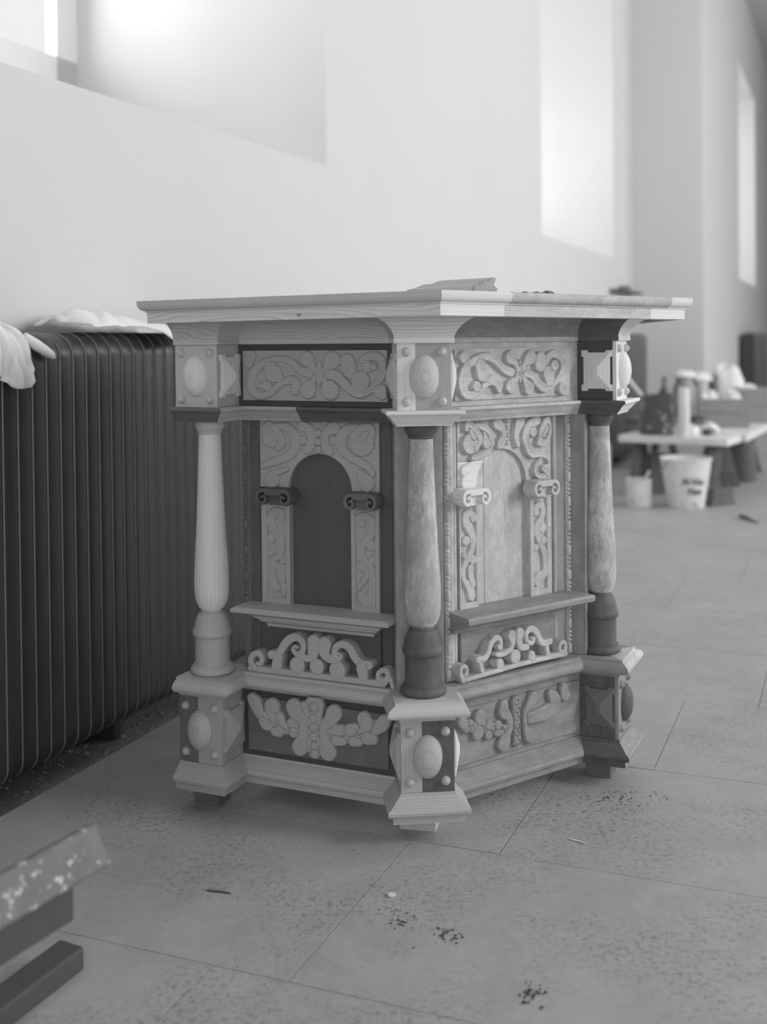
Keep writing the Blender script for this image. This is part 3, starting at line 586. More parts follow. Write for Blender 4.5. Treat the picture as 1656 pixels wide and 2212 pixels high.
# upper and lower frieze: backing board, carved panel
for fr, key, s0, s1, mb, mp, c0, c1, depth, dish, ee in ((FL, 'L', -.528, -.040, DARK, NEWM, -.504, -.089, .0075, 0., .0035), (FRT, 'R', .060, .570, OLDL, OLDL, .1085, .512, .0125, .003, .0035)):
    fbox('frieze_frame', fr, s0, s1, -.030, OF, 1.0454, 1.2190, mb, pulpit, 's', .0008, ORG)
    relief('carved_frieze_panel', fr, TRACE['frieze_' + key], (c0, c1, 1.0605, 1.1905), OF + .006, depth, mp, pulpit, e=ee, dish=dish, o_back=OF - .001, org=ORG)
    fbox('lower_frieze_frame', fr, s0, s1, -.030, OF, .1205, .2932, DARK if key == 'L' else OLD, pulpit, 's', .0008, ORG)
    fbox('lower_frieze_panel', fr, c0 + .004 if key == 'L' else s0, c1 - .006 if key == 'L' else s1 - .03, OF - .001, OF + .007, .1355, .2765, MIDD if key == 'L' else OLD, pulpit, 's', .0012, ORG)
    relief('carved_leaf_ornament', fr, TRACE['low_' + key], (min(p[0] for s in TRACE['low_' + key] for p in s) - .03, max(p[0] for s in TRACE['low_' + key] for p in s) + .03, .115, .300), OF + .008, .0125, NEWM if key == 'L' else OLD, pulpit, e=.006, mode='cut', o_back=OF + .005, org=ORG, pillow=.45)
# main zone, left face (new carving on dark boards)
def arch_clip(cx, zs, rw, rh, s0, s1, z0, z1):
    def f(X, Z):
        box = np.maximum(np.maximum(s0 - X, X - s1), np.maximum(z0 - Z, Z - z1))
        dx = (X - cx) / rw; dz = np.clip(Z - zs, 0, None) / rh
        el = (np.hypot(dx, dz) - 1) * min(rw, rh)
        below = np.where(Z < zs, np.abs(X - cx) - rw, el)
        return np.maximum(box, -below)
    return f
for fr, key, sg, plate, cx, rw, zsp, top, zb, mats in ((FL, 'L', 1, (-.4735, -.127), -.2965, .0915, .829, .9215, .829, 0), (FRT, 'R', 1, (.1425, .4750), .2925, .0890, .829, .926, .829, 1)):
    L = key == 'L'
    if L:
        fbox('niche_board', fr, -.528, -.030, -.060, -.044, ZM0, ZM1, DARKB, pulpit, 'z', .0005, ORG)
        fbox('stile', fr, -.528, -.4735, -.046, -.035, ZM0, ZM1, OLDD, pulpit, 'z', .001, ORG)
        vrib(fr, -.508, -.476, -.036, -.031, ZM0, ZM1, OLDD)
        fbox('stile', fr, -.127, -.062, -.046, -.035, ZM0, ZM1, OLDD, pulpit, 'z', .001, ORG)
        vrib(fr, -.122, -.093, -.036, -.032, ZM0, ZM1, DARKB)
        beading(fr, -.5195, -.031, ZM0 + .16, ZM1, MIDD); beading(fr, -.0835, -.031, ZM0 + .16, ZM1, MIDD)
        fbox('apron_board', fr, -.4735, -.127, -.045, -.028, ZM0, .515, DARKB, pulpit, 's', .001, ORG)
    else:
        for a, b in ((.1425, .2395), (.2395, .3960), (.3960, .4750)):
            fbox('niche_plank', fr, a + .0004, b - .0004, -.060, -.044 + (.0006 if a > .2 and a < .3 else 0), ZM0, ZM1, OLDL, pulpit, 'z', .0009, ORG)
        fbox('stile', fr, .040, .1425, -.060, -.035, ZM0, ZM1, OLD, pulpit, 'z', .001, ORG)
        vrib(fr, .1115, .1255, -.036, -.026, ZM0, ZM1, OLDL); vrib(fr, .1275, .1370, -.036, -.030, ZM0, ZM1, OLDL)
        fbox('stile', fr, .475, .600, -.060, -.035, ZM0, ZM1, OLD, pulpit, 'z', .001, ORG)
        vrib(fr, .4765, .4830, -.036, -.024, ZM0, ZM1, OLDL); vrib(fr, .4845, .4890, -.036, -.028, ZM0, ZM1, OLDL)
        vrib(fr, .5475, .5560, -.036, -.027, ZM0, ZM1, OLDL); vrib(fr, .566, .582, -.036, -.022, ZM0, ZM1, OLDL)
        beading(fr, .1035, -.028, ZM0, ZM1, OLDL); beading(fr, .5345, -.030, ZM0, ZM1, OLDL)
        fbox('apron_board', fr, .1425, .475, -.060, -.024, ZM0, .515, OLD, pulpit, 's', .001, ORG)
    clipf = arch_clip(cx, zsp, rw, top - zsp, plate[0], plate[1], zb, 1.0065)
    m = NEWM if L else OLDL
    strokes = TRACE['arch_' + key]
    if not L:
        # the lower left corner of the old plate is replaced with a new pale piece
        keep = strokes[:-2]
        def clip_old(X, Z, f=clipf): return np.maximum(f(X, Z), np.where(X < .25, (.9005 - Z), -1))
        relief('arch_plate', fr, keep, (plate[0] - .003, plate[1] + .003, zb - .003, 1.008), -.033, .0135, m, pulpit, e=.0035, dish=.003, clip=clip_old, o_back=-.0445, org=ORG, mode='ground', base_h=0.)
        def clip_new(X, Z, f=clipf): return np.maximum(f(X, Z), np.maximum(Z - .8997, X - .25))
        relief('arch_repair_piece', fr, strokes[-2:], (plate[0] - .003, .26, zb - .003, .905), -.032, .0100, NEWL, pulpit, e=.004, clip=clip_new, o_back=-.0445, org=ORG)
    else:
        relief('arch_plate', fr, strokes, (plate[0] - .003, plate[1] + .003, zb - .003, 1.008), -.030, .0070, m, pulpit, e=.0035, clip=clipf, o_back=-.0445, org=ORG)
    # pilasters
    for side in ('L', 'R'):
        if L: a, b = (-.4690, -.3840) if side == 'L' else (-.2060, -.1270)
        else: a, b = (.1410, .2020) if side == 'L' else (.3870, .4650)
        st = TRACE['pil_' + key + side]
        ms = [p[0] for s in st for p in s]; lo, hi = min(ms) - .0075, max(ms) + .0075
        zt, zl = .783, .538
        W = .5 * ((b - a) - (hi - lo)) / 2
        border = [[(a, zt + .03, .004), (a, .50, .004)]]
        frame_st = []
        def bar(x0, x1, z0, z1): 
            r = min(abs(x1 - x0), abs(z1 - z0)) / 2
            return [((x0 + x1) / 2, z0, r), ((x0 + x1) / 2, z1, r)] if abs(z1 - z0) > abs(x1 - x0) else [(x0, (z0 + z1) / 2, r), (x1, (z0 + z1) / 2, r)]
        frame_st = [bar(a - .004, lo, .50, .81), bar(hi, b + .004, .50, .81), bar(a - .01, b + .01, zt - .0, zt + .03), bar(a - .01, b + .01, .508, .538)]
        c_ = lambda X, Z, a=a, b=b: np.maximum(np.maximum(a - X, X - b), np.maximum(.5195 - Z, Z - .800))
        relief('pilaster', fr, st + frame_st, (a - .003, b + .003, .517, .803), -.030 if L else -.032, .0055 if L else .008, NEWM if L else OLDL, pulpit, e=.0022, step=.0014, clip=c_, o_back=-.0445, along='z', org=ORG, pillow=.35)

# scrolled capitals over the pilasters
def capital(fr, cs, cz, wd, mat, o0=-.028, o1=.018, sc=1.):
    k = wd / .1
    ring = [(0, .0170, .0052), (.020, .0170, .0052), (.036, .0155, .0052), (.0445, .006, .005), (.0435, -.008, .0048), (.034, -.0165, .0046), (.0235, -.0125, .0042), (.0215, -.003, .0036), (.0275, .003, .003), (.0325, -.002, .0026)]
    st1 = [(cs + x * k, cz + z, r) for x, z, r in ring]; st2 = [(cs - x * k, cz + z, r) for x, z, r in ring]
    mid = [(cs - .020 * k, cz + .009, .004), (cs + .020 * k, cz + .009, .004)]
    o = relief('scroll_capital', fr, [mid, st1, st2], (cs - .056 * k, cs + .056 * k, cz - .028, cz + .028), o1 - .004, .004, mat, pulpit, e=.002, step=.0011, mode='cut', o_back=o0, org=ORG, pillow=.4)
    # dished core between the volutes
    V = []; F = []
    prof = [(-.030 * k, .010), (.030 * k, .010), (.026 * k, -.002), (.018 * k, -.010), (.017 * k, -.0215), (-.017 * k, -.0215), (-.018 * k, -.010), (-.026 * k, -.002)]
    n = len(prof)
    V = [(cs + x, o0, cz + z) for x, z in prof] + [(cs + x, o1 - .016, cz + z) for x, z in prof]
    F = [list(range(n)), list(range(n, 2 * n))] + [[i, (i + 1) % n, n + (i + 1) % n, n + i] for i in range(n)]
    mk('bell', fr.w(V), F, mat, o, gcoords(V, 's'), smooth=False, org=ORG)
capital(FL, -.4115, .8085, .106, OLDD); capital(FL, -.1620, .8080, .092, MIDD)
capital(FRT, .1655, .8125, .094, NEWL); capital(FRT, .4110, .8150, .094, OLDL)

# shelves
def shelf(fr, s0, s1, prof, mats, left_cut=False, right_cut=False):
    a = fr.org + fr.t * s0; b = fr.org + fr.t * s1
    off = -.024
    pts = [a - fr.n * .01, a, b, b - fr.n * .01]
    mv = [-fr.t, fr.n - fr.t, fr.n + fr.t, fr.t]
    if left_cut: pts = pts[1:]; mv = [fr.n] + mv[2:]
    V, F, G = sweep_pts([(p + fr.n * off, m) for p, m in zip(pts, mv)], prof)
    mk('shelf', V, F, mats, pulpit, G, angle=28, org=ORG)
SH1 = [(-.016, .4625), (.006, .4625), (.008, .470), (.015, .476), (.021, .4775), (.022, .4815), (.027, .484), (.027, .4875), (.034, .489), (.035, .4935), (.047, .4985), (.058, .5015), (.060, .503), (.071, .5060), (.0765, .5085), (.078, .512), (.078, .5165), (.070, .5215), (-.016, .5235)]
SH2 = [(-.016, .4700), (.020, .4700), (.022, .4790), (.034, .4850), (.048, .4900), (.056, .4930), (.058, .4970), (.074, .4985), (.078, .502), (.079, .513), (.076, .5185), (-.016, .5235)]
shelf(FL, -.4430, -.1480, SH1, NEWSHADE)
shelf(FRT, .1030, .4720, SH2, OLD, left_cut=True)
# openwork scroll crests standing on the ledge
relief('scroll_crest', FL, TRACE['crest_L'], (-.515, -.065, .338, .465), -.0025, .0065, NEWSHADE, pulpit, e=.004, step=.0014, mode='cut', o_back=-.029, org=ORG, pillow=.35)
relief('scroll_crest', FRT, TRACE['crest_R'], (.100, .510, .338, .465), -.0025, .0065, OLDL, pulpit, e=.004, step=.0014, mode='cut', o_back=-.026, org=ORG, pillow=.35)
# corner boards behind the columns, inner boards, back
fbox('corner_board', FC, -.064, .056, -.070, -.022, ZM0, ZM1, OLD, pulpit, 'z', .0015, ORG)
fbox('corner_board', PR, -.060, .060, -.070, -.024, ZM0, ZM1, OLD, pulpit, 'z', .0015, ORG)
for z0, z1 in ((.1205, .3428), (1.0074, 1.27)):
    fbox('corner_block', FC, -.060, .060, -.11, -.060, z0, z1, OLD, pulpit, 'z', .001, ORG)
    fbox('corner_block', PR, -.060, .060, -.11, -.060, z0, z1, OLD, pulpit, 'z', .001, ORG)
fbox('side_board', FN, .03, .56, -.040, OF - .002, .1205, 1.2190, OLD, pulpit, 'z', .001, ORG)
fbox('side_board', Frame(fp(FL, -.528, 0), -114), -.55, -.03, -.022, 0., .1205, 1.2190, MIDD, pulpit, 'z', .001, ORG)
# feet
fV, fF = cbox(-.045, .045, -.04, .04, 0, .056, .001)
ffr = Frame(np.array([.082, 2.885, 0]), -13)
mk('foot_block', ffr.w(fV), fF, NEW, pulpit, gcoords(fV, 's'), smooth=False, org=ORG)
for p_ in (PLp + tv(-24) * -.005, PRp, T4 + np.array([-.1, -.25, 0]), T5 + np.array([.1, -.15, 0])):
    hgt = .055 if p_[1] < 3.3 else 1.28
    V, F = cbox(-.035, .035, -.035, .035, 0, hgt, .001)
    mk('foot_block' if hgt < 1 else 'rear_post', Frame(np.array([p_[0], p_[1], 0]), -24).w(V), F, MIDD, pulpit, gcoords(V, 's'), smooth=False, org=ORG)
# ------------------------------------------------------------------ the hall
PLASTER = plain('white_plaster', .65, .9, 1.5, .035, .002, 30)
SLAB = None
def room_prism(name, poly, z0, z1, mat, kind='structure', parent=None):
    """poly: list of (w, v)"""
    n = len(poly)
    V = [tuple(wv(w, v, z0)) for w, v in poly] + [tuple(wv(w, v, z1)) for w, v in poly]
    F = [list(range(n)), list(range(n, 2 * n))] + [[i, (i + 1) % n, n + (i + 1) % n, n + i] for i in range(n)]
    o = mk(name, V, F, mat, parent, smooth=False)
    if kind: o['kind'] = kind
    return o
# wall with deep splayed window bays (window wall, left)
ZS, ZT, ZC = 2.055, 5.3, 6.6
VI, VO, SP = -2.35, -3.55, .33
wins = [(2.0, 5.105), (9.312, 12.41)]
parts = []
def prism_vf(poly, z0, z1):
    n = len(poly)
    V = [tuple(wv(w, v, z0)) for w, v in poly] + [tuple(wv(w, v, z1)) for w, v in poly]
    return V, [list(range(n)), list(range(n, 2 * n))] + [[i, (i + 1) % n, n + (i + 1) % n, n + i] for i in range(n)]
def wallmesh(name, pcs, mat):
    V, F = join(*pcs)
    o = mk(name, V, F, mat, None, smooth=False); o['kind'] = 'structure'; return o
pcs = [prism_vf([(-6, VO), (-6, VI), (13.53, VI), (13.53, VO)], -.3, ZS), prism_vf([(-6, VO), (-6, VI), (13.53, VI), (13.53, VO)], ZT, ZC)]
edges = [-6] + [e for w_ in wins for e in w_] + [13.53]
for i in range(0, len(edges), 2):
    a, b = edges[i], edges[i + 1]
    pcs.append(prism_vf([(a - (SP if i else 0), VO), (a, VI), (b, VI), (b + (SP if i + 2 < len(edges) else 0), VO)], ZS, ZT))
wallmesh('wall_left', pcs, PLASTER)
V2 = -1.55
pcs = [prism_vf([(13.53, -3.2), (13.53, V2), (34, V2), (34, -3.2)], -.3, ZS), prism_vf([(13.53, -3.2), (13.53, V2), (34, V2), (34, -3.2)], ZT, ZC),
       prism_vf([(13.53, -3.2), (13.53, V2), (18.07, V2), (17.8, -2.7), (17.8, -3.2)], ZS, ZT), prism_vf([(21.2, -3.2), (21.2, V2), (34, V2), (34, -3.2)], ZS, ZT)]
wallmesh('wall_left_far', pcs, PLASTER)
wallmesh('wall_back', [prism_vf([(34, -3.6), (34, 6.2), (34.3, 6.2), (34.3, -3.6)], -.3, ZC)], PLASTER)
wallmesh('wall_front', [prism_vf([(-6, -3.6), (-6, 6.2), (-6.3, 6.2), (-6.3, -3.6)], -.3, ZC)], PLASTER)
VR = 5.8
rw = [(-2.9, .5), (2.2, 5.6), (7.9, 11.3), (15, 18.4), (22, 25.4)]
pcs = [prism_vf([(-6, VR), (-6, VR + .5), (34, VR + .5), (34, VR)], -.3, 2.05), prism_vf([(-6, VR), (-6, VR + .5), (34, VR + .5), (34, VR)], 5.3, ZC)]
edges = [-6] + [e for w_ in rw for e in w_] + [34]
for i in range(0, len(edges), 2):
    a, b = edges[i], edges[i + 1]
    pcs.append(prism_vf([(a, VR), (a, VR + .5), (b, VR + .5), (b, VR)], 2.05, 5.3))
wallmesh('wall_right', pcs, PLASTER)
wallmesh('ceiling', [prism_vf([(-6.3, -3.6), (-6.3, 6.4), (34.3, 6.4), (34.3, -3.6)], ZC, ZC + .2)], PLASTER)
# sloping sill edge strips of the bays (thin plaster lip)
def window(name, w0, w1, v, zs, zt, nmull=3, sp=.0):
    """painted timber window with glass"""
    wn = empty(name, wv((w0 + w1) / 2, v, zs)); wn['kind'] = 'structure'
    org = np.array(wv((w0 + w1) / 2, v, zs))
    PW = plain('window_paint', .74, .55, 6, .04)
    GL = WOODS.get('glass')
    if GL is None:
        m, nt, b = nmat('window_glass')
        tr = nt.nodes.new('ShaderNodeBsdfTransparent'); tr.inputs[0].default_value = (1, 1, 1, 1)
        gl = nt.nodes.new('ShaderNodeBsdfGlossy'); gl.inputs['Roughness'].default_value = .05
        mxs = nt.nodes.new('ShaderNodeMixShader'); mxs.inputs[0].default_value = .03
        nt.links.new(tr.outputs[0], mxs.inputs[1]); nt.links.new(gl.outputs[0], mxs.inputs[2])
        nt.links.new(mxs.outputs[0], nt.nodes['Material Output'].inputs[0])
        WOODS['glass'] = m; GL = m
    def bar(nm, a, b, z0, z1, dv=.03):
        pr = prism_vf([(a, v - dv), (a, v + dv), (b, v + dv), (b, v - dv)], z0, z1)
        o = mk(nm, pr[0], pr[1], PW, wn, smooth=False, org=org); return o
    t = .16
    bar('frame_rail', w0, w1, zs - .04, zs + (.54 if name == 'window_1' else .24)); bar('frame_rail', w0, w1, zt - t, zt)
    bar('frame_stile', w0, w0 + t, zs, zt); bar('frame_stile', w1 - t, w1, zs, zt)
    k = (w1 - w0 - 2 * t) / nmull
    for i in range(1, nmull): bar('mullion', w0 + t + k * i - .035, w0 + t + k * i + .035, zs, zt, .028)
    bar('transom', w0, w1, zs + 1.75, zs + 1.82, .026)
    for i in range(nmull):
        pr = prism_vf([(w0 + t + k * i, v - .004), (w0 + t + k * i, v + .004), (w0 + t + k * (i + 1), v + .004), (w0 + t + k * (i + 1), v - .004)], zs + .1, zt - .1)
        mk('pane', pr[0], pr[1], GL, wn, smooth=False, org=org)
    return wn
window('window_1', 2.33, 4.775, VO - .03, ZS, ZT, 2)
window('window_2', 9.642, 12.08, VO + .10, ZS, ZT, 3)
window('window_3', 17.8, 21.2, -2.75, ZS, ZT, 3)

# floor: big cast slabs with fine joints; a rougher uncovered strip runs under the radiators
def floor_mat():
    m, nt, b = nmat('slab_stone')
    tc = nt.nodes.new('ShaderNodeNewGeometry'); v = tc.outputs['Position']
    n1 = noise(nt, v, 1.3, 5, .6); n2 = noise(nt, v, 40, 4, .7); n3 = noise(nt, v, 7, 6, .7, .6)
    f = math_node(nt, 'ADD', math_node(nt, 'MULTIPLY', math_node(nt, 'SUBTRACT', n1, .5), .30), 1.)
    f = math_node(nt, 'MULTIPLY', f, math_node(nt, 'ADD', math_node(nt, 'MULTIPLY', math_node(nt, 'SUBTRACT', n3, .5), .5), 1.))
    f = math_node(nt, 'MULTIPLY', f, math_node(nt, 'ADD', math_node(nt, 'MULTIPLY', math_node(nt, 'SUBTRACT', n2, .5), .30), 1.))
    # dark specks and crumbs of dirt
    vo = nt.nodes.new('ShaderNodeTexVoronoi'); nt.links.new(v, vo.inputs['Vector']); vo.inputs['Scale'].default_value = 75; vo.inputs['Randomness'].default_value = 1.
    sp = ramp(nt, vo.outputs['Distance'], [(.08, .6), (.26, 1.)])
    dens = ramp(nt, noise(nt, v, 1.9, 3, .6), [(.42, .1), (.58, 1.)])
    mx = nt.nodes.new('ShaderNodeMix'); mx.data_type = 'FLOAT'; nt.links.new(dens, mx.inputs[0]); mx.inputs[2].default_value = 1.; nt.links.new(sp, mx.inputs[3])
    f = math_node(nt, 'MULTIPLY', f, mx.outputs[0])
    # trodden-in grime: soft small blots, thicker in some areas
    gr = ramp(nt, noise(nt, v, 75, 3, .55, .2), [(.50, 1.), (.66, .66)])
    m2 = nt.nodes.new('ShaderNodeMix'); m2.data_type = 'FLOAT'; nt.links.new(dens, m2.inputs[0]); m2.inputs[2].default_value = 1.; nt.links.new(gr, m2.inputs[3])
    f = math_node(nt, 'MULTIPLY', f, m2.outputs[0])
    col = math_node(nt, 'MULTIPLY', f, FLOOR_ALB)
    # worn paint spill round the workbench
    cc = nt.nodes.new('ShaderNodeCombineColor')
    for i in range(3): nt.links.new(col, cc.inputs[i])
    nt.links.new(cc.outputs[0], b.inputs['Base Color'])
    b.inputs['Roughness'].default_value = .5; b.inputs['Specular IOR Level'].default_value = .5
    bump(nt, b, n2, .25, .001)
    return m
FLOOR_ALB = .38
SLAB = floor_mat()
floor = empty('floor', (0, 0, 0)); floor['kind'] = 'structure'
sub = prism_vf([(-5.9, -2.6), (-5.9, 5.9), (34, 5.9), (34, -2.6)], -.30, -.055)
ROUGH = plain('rough_screed', .24, .95, 30, .5, .006, 90, spots=(120, .6, .28))
o = mk('underfloor', sub[0], sub[1], ROUGH, floor, smooth=False)
RW, CV, GAP = .664, .872, .0020
me_cache = {}
def slab_mesh(l, b):
    key = (round(l, 3), round(b, 3))
    if key not in me_cache:
        V, F = cbox(-l / 2, l / 2, -b / 2, b / 2, -.055, 0, .0005)
        me = bpy.data.meshes.new('slab'); me.from_pydata(V, [], F)
        a = me.attributes.new('gc', 'FLOAT_VECTOR', 'POINT'); a.data.foreach_set('vector', np.asarray(V, np.float32).ravel())
        me.materials.append(SLAB); me.update(); me_cache[key] = me
    return me_cache[key]
offs = {0: 0.0, 1: .218, 2: .470, 3: .10}
VEDGE = -2.03
rowk = range(-4, 21)
cnt = 0
for k in rowk:
    wc = 2.612 + (k + .5) * RW - RW     # row between 2.612+(k-1)RW and 2.612+kRW
    base = -.995 + {0: 0., 1: .22, 2: .476, 3: .71}[k % 4]
    j = math.floor((VEDGE - base) / CV)
    while True:
        a = base + j * CV; b_ = a + CV; j += 1
        if a > 5.7: break
        a2 = max(a, VEDGE); b2 = min(b_, 5.75)
        if b2 - a2 < .05: continue
        # outside the view cone to the right: bigger pieces are pointless, the material carries on
        if k < -1 and (b2 < -1.2 or a2 > 1.5): pass
        me = slab_mesh(RW - GAP, b2 - a2 - GAP)
        s = bpy.data.objects.new('slab', me)
        s.location = wv(wc, (a2 + b2) / 2, random.uniform(-.0006, .0006))
        s.rotation_euler = (0, 0, rad(90 - 22))
        COL.objects.link(s); s.parent = floor; cnt += 1
far = prism_vf([(2.612 + 20 * RW, VEDGE), (2.612 + 20 * RW, 5.75), (34, 5.75), (34, VEDGE)], -.055, 0)
mk('far_slabs', far[0], far[1], SLAB, floor, smooth=False)
nearf = prism_vf([(-5.9, VEDGE), (-5.9, 5.75), (2.612 - 5 * RW, 5.75), (2.612 - 5 * RW, VEDGE)], -.055, 0)
mk('near_slabs', nearf[0], nearf[1], SLAB, floor, smooth=False)
# gravel and mortar crumbs in the uncovered strip
rg = random.Random(11)
pv = []
def pebble(x, y, z, r):
    bmv = [(r, 0, 0), (-r, 0, 0), (0, r, 0), (0, -r, 0), (0, 0, r * .7), (0, 0, -r * .4)]
    a = rg.uniform(0, 6.28); q = [rg.uniform(.7, 1.25) for _ in bmv]
    V = [((vx * math.cos(a) - vy * math.sin(a)) * q_ + x, (vx * math.sin(a) + vy * math.cos(a)) * q_ + y, vz * q_ + z) for (vx, vy, vz), q_ in zip(bmv, q)]
    F = [[0, 2, 4], [2, 1, 4], [1, 3, 4], [3, 0, 4], [2, 0, 5], [1, 2, 5], [3, 1, 5], [0, 3, 5]]
    return V, F
for _ in range(1500):
    w_ = rg.uniform(1.6, 5.5); v_ = rg.uniform(-2.3, -2.035)
    p = wv(w_, v_, -.053); pv.append(pebble(p.x, p.y, p.z, rg.choice((.002, .003, .004, .006, .010 if rg.random() < .25 else .003))))
V, F = join(*pv)
o = mk('gravel', V, F, plain('gravel_stone', .36, .95, 60, .4), None, smooth=False)
tag(o, 'gravel and mortar crumbs in the uncovered strip below the radiator', 'gravel', kind='stuff')

# ------------------------------------------------------------------ radiators: tall flat columns with rounded shoulders
RAD = plain('radiator_paint', .048, .36, 5, .35, spots=(9, .66, .06))
RADE = plain('radiator_ridge_highlight', .22, .4, 40, .5)  # paler ridge colour that paints in the bright seam highlights
def scratches(m):
    """faint horizontal rub marks in the paint"""
    nt = m.node_tree; b = nt.nodes['Principled BSDF']
    geo = nt.nodes.new('ShaderNodeTexCoord')
    n = noise(nt, scaled(nt, geo.outputs['Object'], (9, 9, 130)), 1, 3, .6)
    inf = nt.nodes.new('ShaderNodeObjectInfo')
    mp = nt.nodes.new('ShaderNodeVectorMath'); mp.operation = 'ADD'
    cx = nt.nodes.new('ShaderNodeCombineXYZ'); nt.links.new(math_node(nt, 'MULTIPLY', inf.outputs['Random'], 40.), cx.inputs[2])
    nt.links.new(geo.outputs['Object'], mp.inputs[0]); nt.links.new(cx.outputs[0], mp.inputs[1])
    n = noise(nt, scaled(nt, mp.outputs[0], (7, 7, 110)), 1, 3, .6)
    r = ramp(nt, n, [(.66, 0.), (.72, .07)])
    old = b.inputs['Base Color'].links[0].from_socket
    ad = nt.nodes.new('ShaderNodeMix'); ad.data_type = 'RGBA'; ad.blend_type = 'ADD'; ad.inputs[0].default_value = 1.
    nt.links.new(old, ad.inputs[6]); nt.links.new(r, ad.inputs[7]); nt.links.new(ad.outputs[2], b.inputs['Base Color'])
scratches(RAD)
def radiator_section():
    """in local x = along (w), y = v (front is +y side at 0, back at -.20), z up"""
    zb, zt_, R, Rb, D = .012, 1.245, .072, .05, .20
    loop = []
    for i in range(9):
        a = math.pi / 2 * i / 8; loop.append((-R + R * math.cos(a), zt_ - R + R * math.sin(a)))       # top front shoulder
    for i in range(9):
        a = math.pi / 2 + math.pi / 2 * i / 8; loop.append((-D + R + R * math.cos(a), zt_ - R + R * math.sin(a)))
    for i in range(6):
        a = math.pi + math.pi / 2 * i / 5; loop.append((-D + Rb + Rb * math.cos(a), zb + Rb + Rb * math.sin(a)))
    for i in range(6):
        a = 1.5 * math.pi + math.pi / 2 * i / 5; loop.append((-Rb + Rb * math.cos(a), zb + Rb + Rb * math.sin(a)))
    n = len(loop); P = np.array(loop)
    d = np.roll(P, -1, 0) - np.roll(P, 1, 0); d /= np.linalg.norm(d, axis=1)[:, None]
    N = np.stack([d[:, 1], -d[:, 0]], 1)
    if (N[0] @ np.array([1., 0])) < 0: N = -N
    rings = [(-.0308, -.006), (-.0298, -.0025), (-.0270, -.0012), (-.015, .0004), (0, .0010), (.015, .0004), (.0245, -.0012), (.0262, -.0040), (.0272, .0004), (.0282, .0014), (.0294, .0012), (.0303, -.001), (.0308, -.006)]
    V = []; F = []
    for (x, o_) in rings:
        for p, q in zip(P, N): V.append((x, p[0] + q[0] * o_, p[1] + q[1] * o_))
    for k in range(len(rings) - 1):
        for j in range(n): F.append([k * n + j, k * n + (j + 1) % n, (k + 1) * n + (j + 1) % n, (k + 1) * n + j])
    F.append(list(range(n))); F.append([(len(rings) - 1) * n + j for j in range(n)])
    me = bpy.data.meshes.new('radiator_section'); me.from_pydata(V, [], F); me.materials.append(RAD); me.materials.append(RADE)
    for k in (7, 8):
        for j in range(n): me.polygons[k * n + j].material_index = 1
    me.polygons.foreach_set('use_smooth', [True] * len(me.polygons)); me.update(); me.set_sharp_from_angle(angle=rad(50))
    return me
rsec = radiator_section()
PITCHR = .0617
def make_radiator(w0, nsec, vfront, label):
    # vfront is where the front face stands; local x along w, local y along v
    root = empty('radiator', wv(w0, vfront, 0), rad(90 - 22)); tag(root, label, 'radiator', 'tall sectional radiators under the windows')
    for i in range(nsec):
        s = bpy.data.objects.new('section', rsec); COL.objects.link(s); s.parent = root
        s.location = (i * PITCHR, 0, rg.uniform(-.0012, .0012)); s.scale = (1, -1, 1)
        s.rotation_euler = (0, 0, 0)
    for i in (2, nsec // 2, nsec - 3):
        V, F = cbox(i * PITCHR - .02, i * PITCHR + .02, .06, .14, -.056 if w0 < 13 else -.056, .03, .004)
        mk('foot', V, F, RAD, root, smooth=False)
    for zz in (.14, 1.10):
        V, F = tube([(-.06, .10, zz), (nsec * PITCHR, .10, zz)], .022, 12)
        mk('connecting_pipe', V, F, RAD, root)
    return root
# local y of the radiator frame points towards -v (into the wall) so that the front (local y = 0) faces the room
make_radiator(1.49, 52, -2.12, 'dark painted column radiator standing left of the pulpit below the big window')
make_radiator(10.3, 46, -2.12, 'dark column radiator partly hidden behind the right end of the pulpit')
make_radiator(17.9, 46, -1.32, 'distant dark column radiator at the right edge of the picture beyond the workbench')

